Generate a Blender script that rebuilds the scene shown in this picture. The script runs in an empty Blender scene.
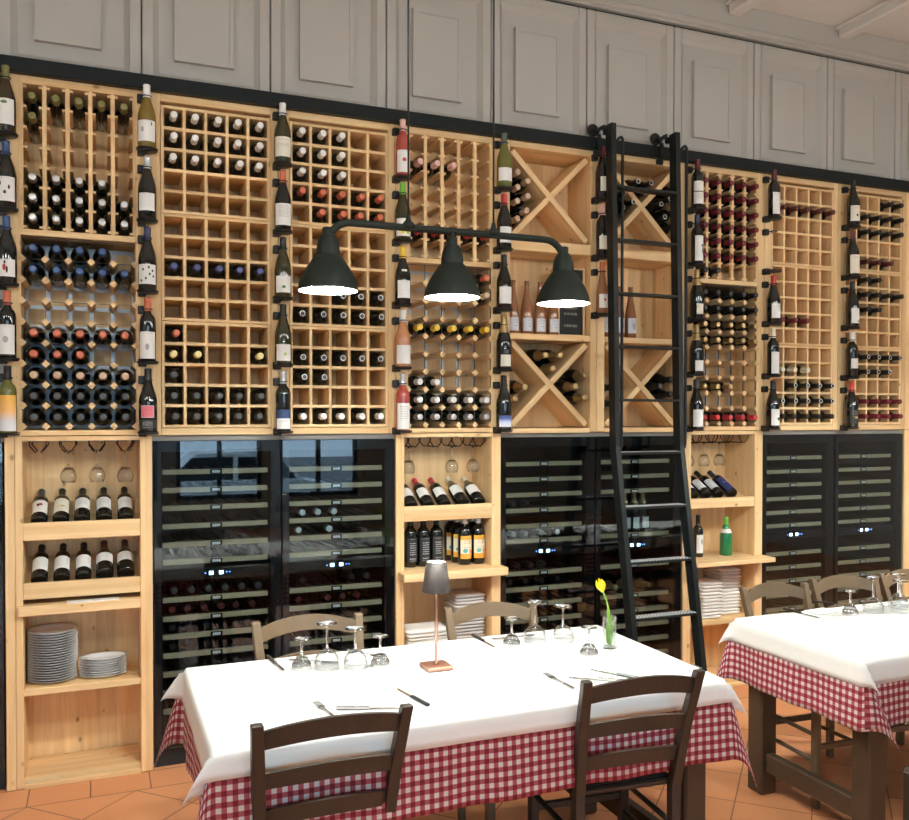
import bpy, math, random
from math import sin, cos, pi, radians
from mathutils import Vector, Matrix
random.seed(7)
S = bpy.context.scene
BULB = 350.
FILL = 42.  # strength of the added, unseen fill globes
YW = -8.5
COL = S.collection
R = radians

# ------------------------------------------------------------------ materials
MATS = {}
def new_mat(name):
    m = bpy.data.materials.new(name); m.use_nodes = True
    nt = m.node_tree; nt.nodes.clear()
    out = nt.nodes.new('ShaderNodeOutputMaterial')
    MATS[name] = m
    return m, nt, out
def nd(nt, typ, **kw):
    n = nt.nodes.new(typ)
    for k, v in kw.items():
        if k.startswith('i_'):
            n.inputs[k[2:].replace('_', ' ')].default_value = v
        else:
            setattr(n, k, v)
    return n
def mth(nt, op, a, b=None, c=None):
    n = nt.nodes.new('ShaderNodeMath'); n.operation = op
    for i, v in enumerate((a, b, c)):
        if v is None: continue
        if isinstance(v, (int, float)): n.inputs[i].default_value = v
        else: nt.links.new(v, n.inputs[i])
    return n.outputs[0]
def mixc(nt, f, a, b, blend='MIX'):
    n = nt.nodes.new('ShaderNodeMix'); n.data_type = 'RGBA'; n.blend_type = blend
    for s, v in ((n.inputs[0], f), (n.inputs[6], a), (n.inputs[7], b)):
        if isinstance(v, (int, float)): s.default_value = v
        elif isinstance(v, tuple): s.default_value = (*v, 1) if len(v) == 3 else v
        else: nt.links.new(v, s)
    return n.outputs[2]
def princ(nt, out, col=None, rough=.5, metal=0., **kw):
    b = nt.nodes.new('ShaderNodeBsdfPrincipled')
    if isinstance(col, tuple): b.inputs['Base Color'].default_value = (*col, 1)
    elif col is not None: nt.links.new(col, b.inputs['Base Color'])
    if isinstance(rough, (int, float)): b.inputs['Roughness'].default_value = rough
    else: nt.links.new(rough, b.inputs['Roughness'])
    b.inputs['Metallic'].default_value = metal
    for k, v in kw.items(): b.inputs[k.replace('_', ' ')].default_value = v
    nt.links.new(b.outputs[0], out.inputs[0])
    return b
def simple(name, col, rough=.5, metal=0., noise=.0, nscale=20., **kw):
    m, nt, out = new_mat(name)
    c = col
    if noise:
        tc = nd(nt, 'ShaderNodeTexCoord')
        n = nd(nt, 'ShaderNodeTexNoise'); n.inputs['Scale'].default_value = nscale; n.inputs['Detail'].default_value = 4
        nt.links.new(tc.outputs['Object'], n.inputs['Vector'])
        d = tuple(max(0, x * (1 - noise)) for x in col); l = tuple(min(1, x * (1 + noise)) for x in col)
        c = mixc(nt, n.outputs['Fac'], d, l)
    princ(nt, out, c, rough, metal, **kw)
    return m

def pine(name, axis, light=(.88, .635, .345), dark=(.74, .465, .215)):
    m, nt, out = new_mat(name)
    tc = nd(nt, 'ShaderNodeTexCoord'); oi = nd(nt, 'ShaderNodeObjectInfo')
    off = nd(nt, 'ShaderNodeVectorMath', operation='SCALE'); off.inputs[0].default_value = (3.1, 5.7, 7.3)
    nt.links.new(oi.outputs['Random'], off.inputs['Scale'])
    add = nd(nt, 'ShaderNodeVectorMath', operation='ADD')
    nt.links.new(tc.outputs['Object'], add.inputs[0]); nt.links.new(off.outputs[0], add.inputs[1])
    sep = nd(nt, 'ShaderNodeSeparateXYZ'); nt.links.new(add.outputs[0], sep.inputs[0])
    cross = [a for a in 'XYZ' if a != axis]
    # grain
    def scaled(g, c):
        mp = nd(nt, 'ShaderNodeMapping')
        mp.inputs['Scale'].default_value = tuple(g if a == axis else c for a in 'XYZ')
        nt.links.new(add.outputs[0], mp.inputs['Vector']); return mp.outputs[0]
    n1 = nd(nt, 'ShaderNodeTexNoise'); n1.inputs['Scale'].default_value = 1; n1.inputs['Detail'].default_value = 5; n1.inputs['Roughness'].default_value = .65
    n1.inputs['Distortion'].default_value = .6
    nt.links.new(scaled(1.3, 26), n1.inputs['Vector'])
    ramp = nd(nt, 'ShaderNodeValToRGB')
    ramp.color_ramp.elements[0].position = .3; ramp.color_ramp.elements[0].color = (*dark, 1)
    ramp.color_ramp.elements[1].position = .62; ramp.color_ramp.elements[1].color = (*light, 1)
    nt.links.new(n1.outputs['Fac'], ramp.inputs[0])
    # glued staves
    st = mth(nt, 'ADD', mth(nt, 'FLOOR', mth(nt, 'DIVIDE', sep.outputs[cross[0]], .093)), mth(nt, 'MULTIPLY', mth(nt, 'FLOOR', mth(nt, 'DIVIDE', sep.outputs[cross[1]], .093)), 7.3))
    wn = nd(nt, 'ShaderNodeTexWhiteNoise', noise_dimensions='1D'); nt.links.new(st, wn.inputs['W'])
    tone = mth(nt, 'ADD', mth(nt, 'MULTIPLY', wn.outputs['Value'], .22), .87)

    cn = nd(nt, 'ShaderNodeCombineColor')
    for i in range(3): nt.links.new(tone, cn.inputs[i])
    c = mixc(nt, 1., ramp.outputs[0], cn.outputs[0], 'MULTIPLY')
    # knots
    v = nd(nt, 'ShaderNodeTexVoronoi'); v.inputs['Scale'].default_value = 1
    nt.links.new(scaled(9, 14), v.inputs['Vector'])
    wn2 = nd(nt, 'ShaderNodeSeparateColor'); nt.links.new(v.outputs['Color'], wn2.inputs[0])
    rad = mth(nt, 'ADD', mth(nt, 'MULTIPLY', wn2.outputs[0], .13), .09)
    mr = nd(nt, 'ShaderNodeMapRange'); mr.interpolation_type = 'SMOOTHSTEP'
    nt.links.new(v.outputs['Distance'], mr.inputs['Value']); nt.links.new(rad, mr.inputs['From Max'])
    mr.inputs['From Min'].default_value = 0.01; mr.inputs['To Min'].default_value = 1; mr.inputs['To Max'].default_value = 0
    pick = mth(nt, 'GREATER_THAN', wn2.outputs[1], .42)
    kf = mth(nt, 'MULTIPLY', mth(nt, 'MULTIPLY', mr.outputs[0], pick), .85)
    c = mixc(nt, kf, c, (.25, .10, .035))
    princ(nt, out, c, .55, 0., Specular_IOR_Level=.3)
    return m
for a in 'XYZ':
    pine('pine' + a, a)
simple('terracotta_dummy', (.5, .2, .1))
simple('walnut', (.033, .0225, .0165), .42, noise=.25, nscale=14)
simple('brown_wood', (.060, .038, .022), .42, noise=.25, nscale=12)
simple('walnut_lamplit', (.15, .10, .056), .42, noise=.2, nscale=14)  # walnut of the far chairs, with the lamplight on them put into the colour
simple('seat_weave', (.012, .011, .010), .5, noise=.3, nscale=90)
simple('black_metal', (.010, .013, .013), .45, .1, Specular_IOR_Level=.35)
simple('rail_metal', (.007, .011, .012), .5, 0., Specular_IOR_Level=.25)
simple('bracket_black', (.012, .013, .014), .45, .2)
simple('lamp_green', (.011, .0155, .011), .55, 0., Specular_IOR_Level=.22)
simple('lamp_inside', (.85, .85, .8), .5)
simple('galvanised', (.60, .68, .74), .4, .15)
simple('strip_edge', (.12, .12, .12), .5, .2)
simple('wire_dark', (.03, .012, .010), .35, .6)
simple('cooler_black', (.008, .009, .011), .25)
simple('cooler_inside', (.006, .009, .011), .45)
simple('shelf_front', (.60, .48, .30), .5, noise=.12, nscale=25)
simple('shelf_deck', (.022, .018, .014), .6)
simple('chrome', (.75, .75, .76), .18, 1.)
simple('steel', (.62, .62, .63), .25, 1.)
simple('dark_handle', (.02, .02, .02), .35)
simple('linen', (.82, .82, .79), .8, noise=.02, nscale=40)
simple('napkin', (.90, .90, .88), .85, noise=.04, nscale=30)
simple('napkin_grey', (.60, .57, .56), .85, noise=.05, nscale=30)
simple('china', (.80, .81, .82), .12)
simple('paper', (.82, .81, .78), .7)
simple('wall_paint', (.50, .49, .46), .62, noise=.03, nscale=2)
simple('cupboard_paint', (.43, .415, .385), .5, noise=.04, nscale=3)
simple('ceiling_paint', (.62, .60, .57), .7, noise=.02, nscale=2)
simple('gap_black', (.02, .018, .016), .8)
simple('recess_grey', (.30, .28, .25), .6)
simple('copper_lamp', (.34, .19, .14), .33, .75)
simple('copper_base', (.50, .24, .17), .35, .6)
simple('shade_taupe', (.045, .036, .032), .5, .2)
simple('tulip_yellow', (.95, .72, .02), .5)
simple('stem_green', (.30, .50, .08), .5)
simple('leaf_green', (.28, .52, .06), .5)
simple('knob_black', (.01, .01, .01), .4)
simple('ring_white', (.8, .8, .8), .4)
simple('van_white', (.85, .85, .85), .3)
simple('van_glass', (.01, .012, .015), .1)
simple('asphalt', (.2, .2, .2), .9, noise=.1)

# bottle glass
def bglass(name, col, rough=.07):
    simple(name, col, rough, 0., Specular_IOR_Level=.6, Coat_Weight=.3, Coat_Roughness=.05)
bglass('glass_black', (.006, .007, .006)); bglass('glass_olive', (.038, .034, .010)); bglass('glass_brown', (.035, .022, .007)); bglass('glass_amber', (.20, .13, .02))
bglass('glass_green', (.13, .13, .025)); bglass('glass_rose', (.50, .09, .055)); bglass('glass_orange', (.52, .22, .10))
bglass('glass_rust', (.30, .125, .055)); bglass('glass_emerald', (.012, .20, .07)); bglass('glass_redrose', (.40, .07, .05))
for n, c, r, me in (('white', (.82, .82, .80), .35, 0), ('silver', (.62, .62, .62), .3, .6), ('blue', (.035, .08, .21), .35, .1),
        ('navy', (.03, .035, .10), .35, 0), ('violet', (.045, .05, .19), .35, 0), ('olive', (.22, .20, .07), .35, .2), ('copper', (.62, .16, .08), .35, .1),
        ('red', (.55, .04, .05), .35, 0), ('black', (.012, .012, .012), .35, 0), ('grey', (.055, .06, .06), .4, 0), ('yellow', (.85, .58, .05), .4, 0),
        ('paleyellow', (.85, .74, .32), .4, 0), ('pink', (.80, .50, .45), .4, 0), ('green', (.18, .50, .06), .4, 0), ('gold', (.55, .40, .19), .35, .85),
        ('tan', (.62, .44, .30), .5, 0), ('wine', (.16, .012, .025), .35, 0), ('maroon', (.10, .018, .018), .35, 0), ('cream', (.80, .74, .56), .4, 0), ('greengrey', (.10, .13, .10), .4, 0)):
    simple('cap_' + n, c, r, me)

def label_mat(name, base, ink=(.12, .12, .12), lines=(.35, .95), grad=None, density=.5, seed=0.):
    """printed paper label: ink lines across part of its height (v from 0 bottom to 1 top in the UV map)"""
    m, nt, out = new_mat(name)
    uv = nd(nt, 'ShaderNodeUVMap')
    sep = nd(nt, 'ShaderNodeSeparateXYZ'); nt.links.new(uv.outputs[0], sep.inputs[0])
    u, v = sep.outputs[0], sep.outputs[1]
    if grad:
        rp = nd(nt, 'ShaderNodeValToRGB'); e = rp.color_ramp.elements
        e[0].position, e[0].color = grad[0][0], (*grad[0][1], 1); e[1].position, e[1].color = grad[-1][0], (*grad[-1][1], 1)
        for p, cc in grad[1:-1]:
            x = e.new(p); x.color = (*cc, 1)
        nt.links.new(v, rp.inputs[0]); c = rp.outputs[0]
    else:
        c = None
    row = mth(nt, 'MULTIPLY', v, 11.)
    fr = mth(nt, 'FRACT', row)
    inl = mth(nt, 'MULTIPLY', mth(nt, 'GREATER_THAN', fr, .3), mth(nt, 'LESS_THAN', fr, .72))
    cmb = nd(nt, 'ShaderNodeCombineXYZ'); nt.links.new(mth(nt, 'MULTIPLY', u, 34.), cmb.inputs[0]); nt.links.new(mth(nt, 'FLOOR', row), cmb.inputs[1]); cmb.inputs[2].default_value = seed
    nz = nd(nt, 'ShaderNodeTexNoise'); nz.inputs['Scale'].default_value = 1.; nt.links.new(cmb.outputs[0], nz.inputs['Vector'])
    rown = nd(nt, 'ShaderNodeTexWhiteNoise', noise_dimensions='1D'); nt.links.new(mth(nt, 'ADD', mth(nt, 'FLOOR', row), seed), rown.inputs['W'])
    use = mth(nt, 'LESS_THAN', rown.outputs['Value'], density)
    f = mth(nt, 'MULTIPLY', mth(nt, 'GREATER_THAN', nz.outputs['Fac'], .5), mth(nt, 'MULTIPLY', inl, use))
    inside = mth(nt, 'MULTIPLY', mth(nt, 'MULTIPLY', mth(nt, 'GREATER_THAN', v, lines[0]), mth(nt, 'LESS_THAN', v, lines[1])),
                 mth(nt, 'MULTIPLY', mth(nt, 'GREATER_THAN', u, .22), mth(nt, 'LESS_THAN', u, .78)))
    f = mth(nt, 'MULTIPLY', mth(nt, 'MULTIPLY', f, inside), .75)
    c = mixc(nt, f, c if c is not None else base, ink)
    princ(nt, out, c, .6)
    return m
label_mat('lab_white', (.80, .80, .77), seed=1); label_mat('lab_white_b', (.80, .79, .76), density=.8, seed=5)
label_mat('lab_cream', (.76, .72, .60), seed=3, density=.35); label_mat('lab_plain', (.80, .79, .76), density=.12, seed=2)
label_mat('lab_sun', (.9, .5, .1), density=0, grad=((0., (.80, .80, .78)), (.25, (.72, .72, .74)), (.55, (.88, .50, .18)), (1., (.80, .42, .05))))
label_mat('lab_bluewhite', (.8, .8, .8), grad=((0., (.8, .8, .78)), (.52, (.8, .8, .78)), (.56, (.03, .06, .16)), (1., (.03, .06, .16))), density=.3)
label_mat('lab_snow', (.8, .8, .8), grad=((0., (.85, .85, .88)), (.4, (.6, .66, .85)), (.7, (.10, .15, .45)), (1., (.05, .07, .2))), density=0)
label_mat('lab_orange', (.8, .8, .8), ink=(.5, .1, .05), grad=((0., (.85, .38, .05)), (.2, (.85, .38, .05)), (.24, (.85, .80, .62)), (.8, (.85, .80, .62)), (.84, (.85, .45, .05)), (1., (.85, .45, .05))), density=.9)
label_mat('lab_dark', (.02, .02, .02), ink=(.6, .5, .25), density=.7, seed=9)
label_mat('lab_darkwhite', (.015, .017, .02), ink=(.7, .7, .72), lines=(.05, .95), density=.75, seed=4)
label_mat('lab_blue', (.03, .04, .16), ink=(.7, .7, .7), density=.3, seed=6)
label_mat('lab_box', (.012, .013, .012), ink=(.40, .38, .30), lines=(.05, .75), density=.6, seed=8)
label_mat('lab_grey', (.66, .68, .72), density=.4, seed=12)
simple('ink_black', (.02, .02, .02), .6); simple('ink_red', (.5, .05, .05), .6); simple('ink_green', (.12, .22, .08), .6)
simple('ink_lime', (.35, .55, .08), .6); simple('ink_yellow', (.85, .65, .05), .6); simple('ink_pink', (.65, .16, .2), .6); simple('ink_gold', (.6, .45, .15), .5)
simple('ink_teal', (.12, .45, .40), .6); simple('ink_orange', (.85, .30, .12), .6); simple('ink_grey', (.4, .4, .4), .6)

def thin_glass(name, tint, gloss=1., ior=1.5, rough=0.02, base=0.):
    m, nt, out = new_mat(name)
    t = nd(nt, 'ShaderNodeBsdfTransparent'); t.inputs[0].default_value = (*tint, 1)
    g = nd(nt, 'ShaderNodeBsdfGlossy'); g.inputs['Roughness'].default_value = rough
    lw = nd(nt, 'ShaderNodeLayerWeight'); lw.inputs['Blend'].default_value = .5
    f = mth(nt, 'MINIMUM', mth(nt, 'ADD', mth(nt, 'MULTIPLY', mth(nt, 'POWER', lw.outputs['Facing'], ior), gloss), base), 1.)
    mx = nd(nt, 'ShaderNodeMixShader')
    nt.links.new(f, mx.inputs[0]); nt.links.new(t.outputs[0], mx.inputs[1]); nt.links.new(g.outputs[0], mx.inputs[2])
    nt.links.new(mx.outputs[0], out.inputs[0])
    return m
thin_glass('crystal', (.945, .95, .955), .95, 2.6, .05, .045)
def solid_glass(name):
    m, nt, out = new_mat(name)
    g = nd(nt, 'ShaderNodeBsdfGlass'); g.inputs['IOR'].default_value = 1.48; g.inputs['Roughness'].default_value = .03; g.inputs[0].default_value = (.98, .985, .985, 1)
    nt.links.new(g.outputs[0], out.inputs[0])
solid_glass('crystal_stem')
thin_glass('vase_glass', (.93, .95, .93), .7, 3., .02, .03)
thin_glass('cooler_glass', (.72, .78, .80), .8, 3.2, .004, .052)
thin_glass('window_glass', (.9, .95, .97), .6, 4., .01, .02)

def emis(name, col, st):
    m, nt, out = new_mat(name)
    e = nd(nt, 'ShaderNodeEmission'); e.inputs[0].default_value = (*col, 1); e.inputs[1].default_value = st
    nt.links.new(e.outputs[0], out.inputs[0]); return m
emis('bulb', (.98, 1., .93), BULB); emis('fill_glow', (.97, 1., .95), FILL); emis('led_blue', (.10, .30, 1.), 14.); emis('led_white', (.55, .75, 1.), 22.); emis('lamp_diffuser', (1., .96, .9), 10.)

def tread_mat():
    m, nt, out = new_mat('tread_grip')
    tc = nd(nt, 'ShaderNodeTexCoord')
    ck = nd(nt, 'ShaderNodeTexChecker'); ck.inputs['Scale'].default_value = 90
    ck.inputs['Color1'].default_value = (.85, .86, .88, 1); ck.inputs['Color2'].default_value = (.12, .13, .14, 1)
    nt.links.new(tc.outputs['Object'], ck.inputs['Vector'])
    princ(nt, out, ck.outputs['Color'], .4, .2)
tread_mat()

def gingham():
    m, nt, out = new_mat('gingham')
    uv = nd(nt, 'ShaderNodeUVMap'); sep = nd(nt, 'ShaderNodeSeparateXYZ'); nt.links.new(uv.outputs[0], sep.inputs[0])
    a = mth(nt, 'LESS_THAN', mth(nt, 'FRACT', mth(nt, 'DIVIDE', sep.outputs[0], .030)), .5)
    b = mth(nt, 'LESS_THAN', mth(nt, 'FRACT', mth(nt, 'DIVIDE', sep.outputs[1], .030)), .5)
    s = mth(nt, 'MULTIPLY', mth(nt, 'ADD', a, b), .5)
    rp = nd(nt, 'ShaderNodeValToRGB'); rp.color_ramp.interpolation = 'CONSTANT'; e = rp.color_ramp.elements
    e[0].position = 0; e[0].color = (.62, .57, .56, 1); e[1].position = .25; e[1].color = (.38, .085, .095, 1)
    x = e.new(.75); x.color = (.20, .010, .022, 1)
    nt.links.new(s, rp.inputs[0])
    princ(nt, out, rp.outputs[0], .85)
gingham()

def floor_mat():
    m, nt, out = new_mat('terracotta')
    tc = nd(nt, 'ShaderNodeTexCoord'); sep = nd(nt, 'ShaderNodeSeparateXYZ'); nt.links.new(tc.outputs['Object'], sep.inputs[0])
    x, y = sep.outputs[0], sep.outputs[1]
    def cell(u, v, su, sv):
        uu = mth(nt, 'DIVIDE', u, su); vv = mth(nt, 'DIVIDE', v, sv)
        def ed(w, s):
            f = mth(nt, 'FRACT', w); return mth(nt, 'MULTIPLY', mth(nt, 'MINIMUM', f, mth(nt, 'SUBTRACT', 1., f)), s)
        d = mth(nt, 'MINIMUM', ed(uu, su), ed(vv, sv))
        idd = mth(nt, 'ADD', mth(nt, 'FLOOR', uu), mth(nt, 'MULTIPLY', mth(nt, 'FLOOR', vv), 17.31))
        return d, idd
    d1, i1 = cell(mth(nt, 'ADD', x, .104 + 10), mth(nt, 'ADD', y, 10.2), .2515, .3)
    k = .70710678
    xs = mth(nt, 'ADD', x, .292); ys = mth(nt, 'ADD', y, .2)
    p = mth(nt, 'MULTIPLY', mth(nt, 'ADD', xs, ys), k); q = mth(nt, 'MULTIPLY', mth(nt, 'SUBTRACT', xs, ys), k)
    d2, i2 = cell(mth(nt, 'ADD', p, 308 * .308), mth(nt, 'ADD', q, 308 * .308), .308, .308)
    bord = mth(nt, 'GREATER_THAN', y, -.2)
    d = mth(nt, 'ADD', mth(nt, 'MULTIPLY', d1, bord), mth(nt, 'MULTIPLY', d2, mth(nt, 'SUBTRACT', 1., bord)))
    line = mth(nt, 'ABSOLUTE', mth(nt, 'ADD', y, .2))
    d = mth(nt, 'MINIMUM', d, line)
    idd = mth(nt, 'ADD', mth(nt, 'MULTIPLY', i1, bord), mth(nt, 'MULTIPLY', i2, mth(nt, 'SUBTRACT', 1., bord)))
    wn = nd(nt, 'ShaderNodeTexWhiteNoise', noise_dimensions='1D'); nt.links.new(idd, wn.inputs['W'])
    nz = nd(nt, 'ShaderNodeTexNoise'); nz.inputs['Scale'].default_value = 5; nz.inputs['Detail'].default_value = 5
    nt.links.new(tc.outputs['Object'], nz.inputs['Vector'])
    t = mth(nt, 'ADD', mth(nt, 'MULTIPLY', wn.outputs['Value'], .5), mth(nt, 'MULTIPLY', nz.outputs['Fac'], .5))
    c = mixc(nt, t, (.64, .265, .115), (.76, .345, .165))
    g = mth(nt, 'LESS_THAN', d, .0028)
    c = mixc(nt, g, c, (.22, .09, .04))
    princ(nt, out, c, mth(nt, 'ADD', mth(nt, 'MULTIPLY', nz.outputs['Fac'], .25), .3), 0.)
floor_mat()

# ------------------------------------------------------------------ mesh builder
class MB:
    def __init__(s):
        s.v = []; s.f = []; s.m = []; s.sm = []; s.mats = []; s.uv = {}
    def mi(s, name):
        if name not in s.mats: s.mats.append(name)
        return s.mats.index(name)
    def face(s, idx, mat, smooth=False, uv=None):
        s.f.append(tuple(idx)); s.m.append(s.mi(mat)); s.sm.append(smooth)
        if uv: s.uv[len(s.f) - 1] = uv
    def box(s, x0, x1, y0, y1, z0, z1, mat, ch=.0, M=None):
        if x1 < x0: x0, x1 = x1, x0
        if y1 < y0: y0, y1 = y1, y0
        if z1 < z0: z0, z1 = z1, z0
        if mat == 'pine':
            d = (x1 - x0, y1 - y0, z1 - z0); mat = 'pine' + 'XYZ'[d.index(max(d))]
        if mat == 'pine!Z': mat = 'pineZ'
        b = len(s.v)
        c = min(ch, .45 * min(x1 - x0, y1 - y0, z1 - z0))
        if c <= 0:
            P = [(x, y, z) for x in (x0, x1) for y in (y0, y1) for z in (z0, z1)]
            F = [(0, 1, 3, 2), (4, 6, 7, 5), (0, 4, 5, 1), (2, 3, 7, 6), (0, 2, 6, 4), (1, 5, 7, 3)]
        else:
            P = []; ids = {}
            X, Y, Z = (x0, x1), (y0, y1), (z0, z1); sg = (1, -1)
            for i in (0, 1):
                for j in (0, 1):
                    for k in (0, 1):
                        for ax in range(3):
                            p = [X[i], Y[j], Z[k]]
                            for a, e in enumerate((i, j, k)):
                                if a != ax: p[a] += sg[e] * c
                            ids[(i, j, k, ax)] = len(P); P.append(tuple(p))
            F = []
            g = lambda i, j, k, ax: ids[(i, j, k, ax)]
            for i in (0, 1):
                q = [g(i, 0, 0, 0), g(i, 1, 0, 0), g(i, 1, 1, 0), g(i, 0, 1, 0)]; F.append(q if i else q[::-1])
                q = [g(0, i, 0, 1), g(0, i, 1, 1), g(1, i, 1, 1), g(1, i, 0, 1)]; F.append(q if i else q[::-1])
                q = [g(0, 0, i, 2), g(1, 0, i, 2), g(1, 1, i, 2), g(0, 1, i, 2)]; F.append(q if i else q[::-1])
            for a in (0, 1):
                for d in (0, 1):
                    F.append([g(a, d, 0, 0), g(a, d, 1, 0), g(a, d, 1, 1), g(a, d, 0, 1)])
                    F.append([g(a, 0, d, 0), g(a, 1, d, 0), g(a, 1, d, 2), g(a, 0, d, 2)])
                    F.append([g(0, a, d, 1), g(1, a, d, 1), g(1, a, d, 2), g(0, a, d, 2)])
                    for k in (0, 1):
                        F.append([g(a, d, k, 0), g(a, d, k, 1), g(a, d, k, 2)])
        if M is not None: P = [tuple(M @ Vector(p)) for p in P]
        s.v += P
        for f in F: s.face([b + i for i in f], mat)
        return s
    def lathe(s, prof, mat, seg=20, M=None, smooth=True):
        """prof: (radius, z) pairs; mat: one name, or one per band"""
        b = len(s.v); rings = []
        for r, z in prof:
            if r < 1e-6:
                rings.append([len(s.v)]); s.v.append((0, 0, z))
            else:
                rings.append(list(range(len(s.v), len(s.v) + seg)))
                s.v += [(r * cos(2 * pi * i / seg), r * sin(2 * pi * i / seg), z) for i in range(seg)]
        for k in range(len(rings) - 1):
            A, B = rings[k], rings[k + 1]
            mm = mat if isinstance(mat, str) else mat[k]
            for i in range(seg):
                j = (i + 1) % seg
                if len(A) == 1 and len(B) == 1: continue
                if len(A) == 1: s.face((A[0], B[j], B[i]), mm, smooth)
                elif len(B) == 1: s.face((A[i], A[j], B[0]), mm, smooth)
                else: s.face((A[i], A[j], B[j], B[i]), mm, smooth)
        if M is not None:
            for i in range(b, len(s.v)): s.v[i] = tuple(M @ Vector(s.v[i]))
        return s
    def tube(s, pts, r, mat, seg=8, cap=True, closed=False):
        pts = [Vector(p) for p in pts]; n = len(pts); b = len(s.v)
        rr = r if isinstance(r, (list, tuple)) else [r] * n
        prevN = None
        for i, p in enumerate(pts):
            if closed: t = (pts[(i + 1) % n] - pts[i - 1])
            else: t = pts[min(i + 1, n - 1)] - pts[max(i - 1, 0)]
            t.normalize()
            if prevN is None:
                a = Vector((0, 0, 1)) if abs(t.z) < .9 else Vector((1, 0, 0))
                N = t.cross(a).normalized()
            else:
                N = (prevN - t * prevN.dot(t)).normalized()
            prevN = N; B = t.cross(N)
            for k in range(seg):
                a = 2 * pi * k / seg
                s.v.append(tuple(p + (N * cos(a) + B * sin(a)) * rr[i]))
        m = n if closed else n - 1
        for i in range(m):
            for k in range(seg):
                k2 = (k + 1) % seg; i2 = (i + 1) % n
                s.face((b + i * seg + k, b + i * seg + k2, b + i2 * seg + k2, b + i2 * seg + k), mat, True)
        if cap and not closed:
            s.face([b + k for k in range(seg)][::-1], mat); s.face([b + (n - 1) * seg + k for k in range(seg)], mat)
        return s
    def prism(s, poly, y0, y1, mat, M=None, smooth=False):
        """polygon in (x,z), extruded along y"""
        b = len(s.v); n = len(poly)
        P = [(x, y0, z) for x, z in poly] + [(x, y1, z) for x, z in poly]
        if M is not None: P = [tuple(M @ Vector(p)) for p in P]
        s.v += P
        s.face([b + i for i in range(n)], mat); s.face([b + n + i for i in range(n)][::-1], mat)
        for i in range(n):
            j = (i + 1) % n
            s.face((b + i, b + n + i, b + n + j, b + j), mat, smooth)
        return s
    def patch(s, r, z0, z1, a0, a1, mat, n=10):
        """a piece of a cylinder round the z axis (angle 0 looks along -y), with uv"""
        b = len(s.v)
        for i in range(n + 1):
            a = a0 + (a1 - a0) * i / n
            for z in (z0, z1): s.v.append((r * sin(a), -r * cos(a), z))
        for i in range(n):
            u0, u1 = i / n, (i + 1) / n
            s.face((b + 2 * i, b + 2 * i + 2, b + 2 * i + 3, b + 2 * i + 1), mat, True, ((u0, 0), (u1, 0), (u1, 1), (u0, 1)))
        return s
    def oval(s, r, z0, z1, a0, a1, mat, n=14):
        b = len(s.v); am, aw, zm, zh = (a0 + a1) / 2, (a1 - a0) / 2, (z0 + z1) / 2, (z1 - z0) / 2
        for i in range(n):
            t = 2 * pi * i / n; a = am + aw * cos(t); s.v.append((r * sin(a), -r * cos(a), zm + zh * sin(t)))
        s.face(list(range(b, b + n)), mat, True)
        return s
    def mesh(s, name):
        me = bpy.data.meshes.new(name)
        me.from_pydata(s.v, [], s.f)
        for m in s.mats: me.materials.append(MATS[m])
        me.polygons.foreach_set('material_index', s.m)
        me.polygons.foreach_set('use_smooth', s.sm)
        if s.uv:
            ul = me.uv_layers.new(name='UVMap')
            for fi, uv in s.uv.items():
                for li, c in zip(me.polygons[fi].loop_indices, uv): ul.data[li].uv = c
        me.update()
        return me
    def build(s, name, parent=None, loc=None, rot=None):
        return link(name, s.mesh(name), parent, loc, rot)

def link(name, me, parent=None, loc=None, rot=None):
    o = bpy.data.objects.new(name, me); COL.objects.link(o)
    if parent is not None: o.parent = parent
    if loc is not None: o.location = loc
    if rot is not None: o.rotation_euler = rot
    return o
def tag(o, label=None, cat=None, group=None, kind=None):
    if label: o['label'] = label
    if cat: o['category'] = cat
    if group: o['group'] = group
    if kind: o['kind'] = kind
    return o
def thing(name, label, cat, loc=(0, 0, 0), group=None, rot=(0, 0, 0)):
    o = bpy.data.objects.new(name, None); COL.objects.link(o)
    o.empty_display_size = .05; o.location = loc; o.rotation_euler = rot
    return tag(o, label, cat, group)
def copy_tree(o, parent=None):
    c = o.copy(); COL.objects.link(c)
    if parent is not None: c.parent = parent
    for ch in list(o.children): copy_tree(ch, c)
    return c
def struct(name, mb, label=None, loc=None):
    o = mb.build(name, None, loc)
    return tag(o, label, None, None, 'structure')

# module grid of the wine wall
X0, PW = -.388, .603
XK = [X0 + PW * k for k in range(11)]
ORD = ['first', 'second', 'third', 'fourth', 'fifth', 'sixth', 'seventh', 'eighth', 'ninth', 'tenth', 'eleventh', 'twelfth', 'thirteenth', 'fourteenth', 'fifteenth', 'sixteenth', 'seventeenth', 'eighteenth', 'nineteenth', 'twentieth', 'twenty-first', 'twenty-second']

# ------------------------------------------------------------------ the room
FL = MB(); FL.box(-3.2, 8.2, YW - .2, .75, -.1, 0, 'terracotta'); struct('floor', FL)
m = MB(); m.box(-3.2, 8.2, .62, .75, 0, 4.3, 'wall_paint'); struct('wall_back', m)
m = MB(); m.box(-3.2, -3.05, YW - .2, .62, 0, 4.3, 'wall_paint'); struct('wall_left', m)
m = MB(); m.box(8.05, 8.2, YW - .2, .62, 0, 4.3, 'wall_paint'); struct('wall_right', m)
m = MB()

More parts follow.
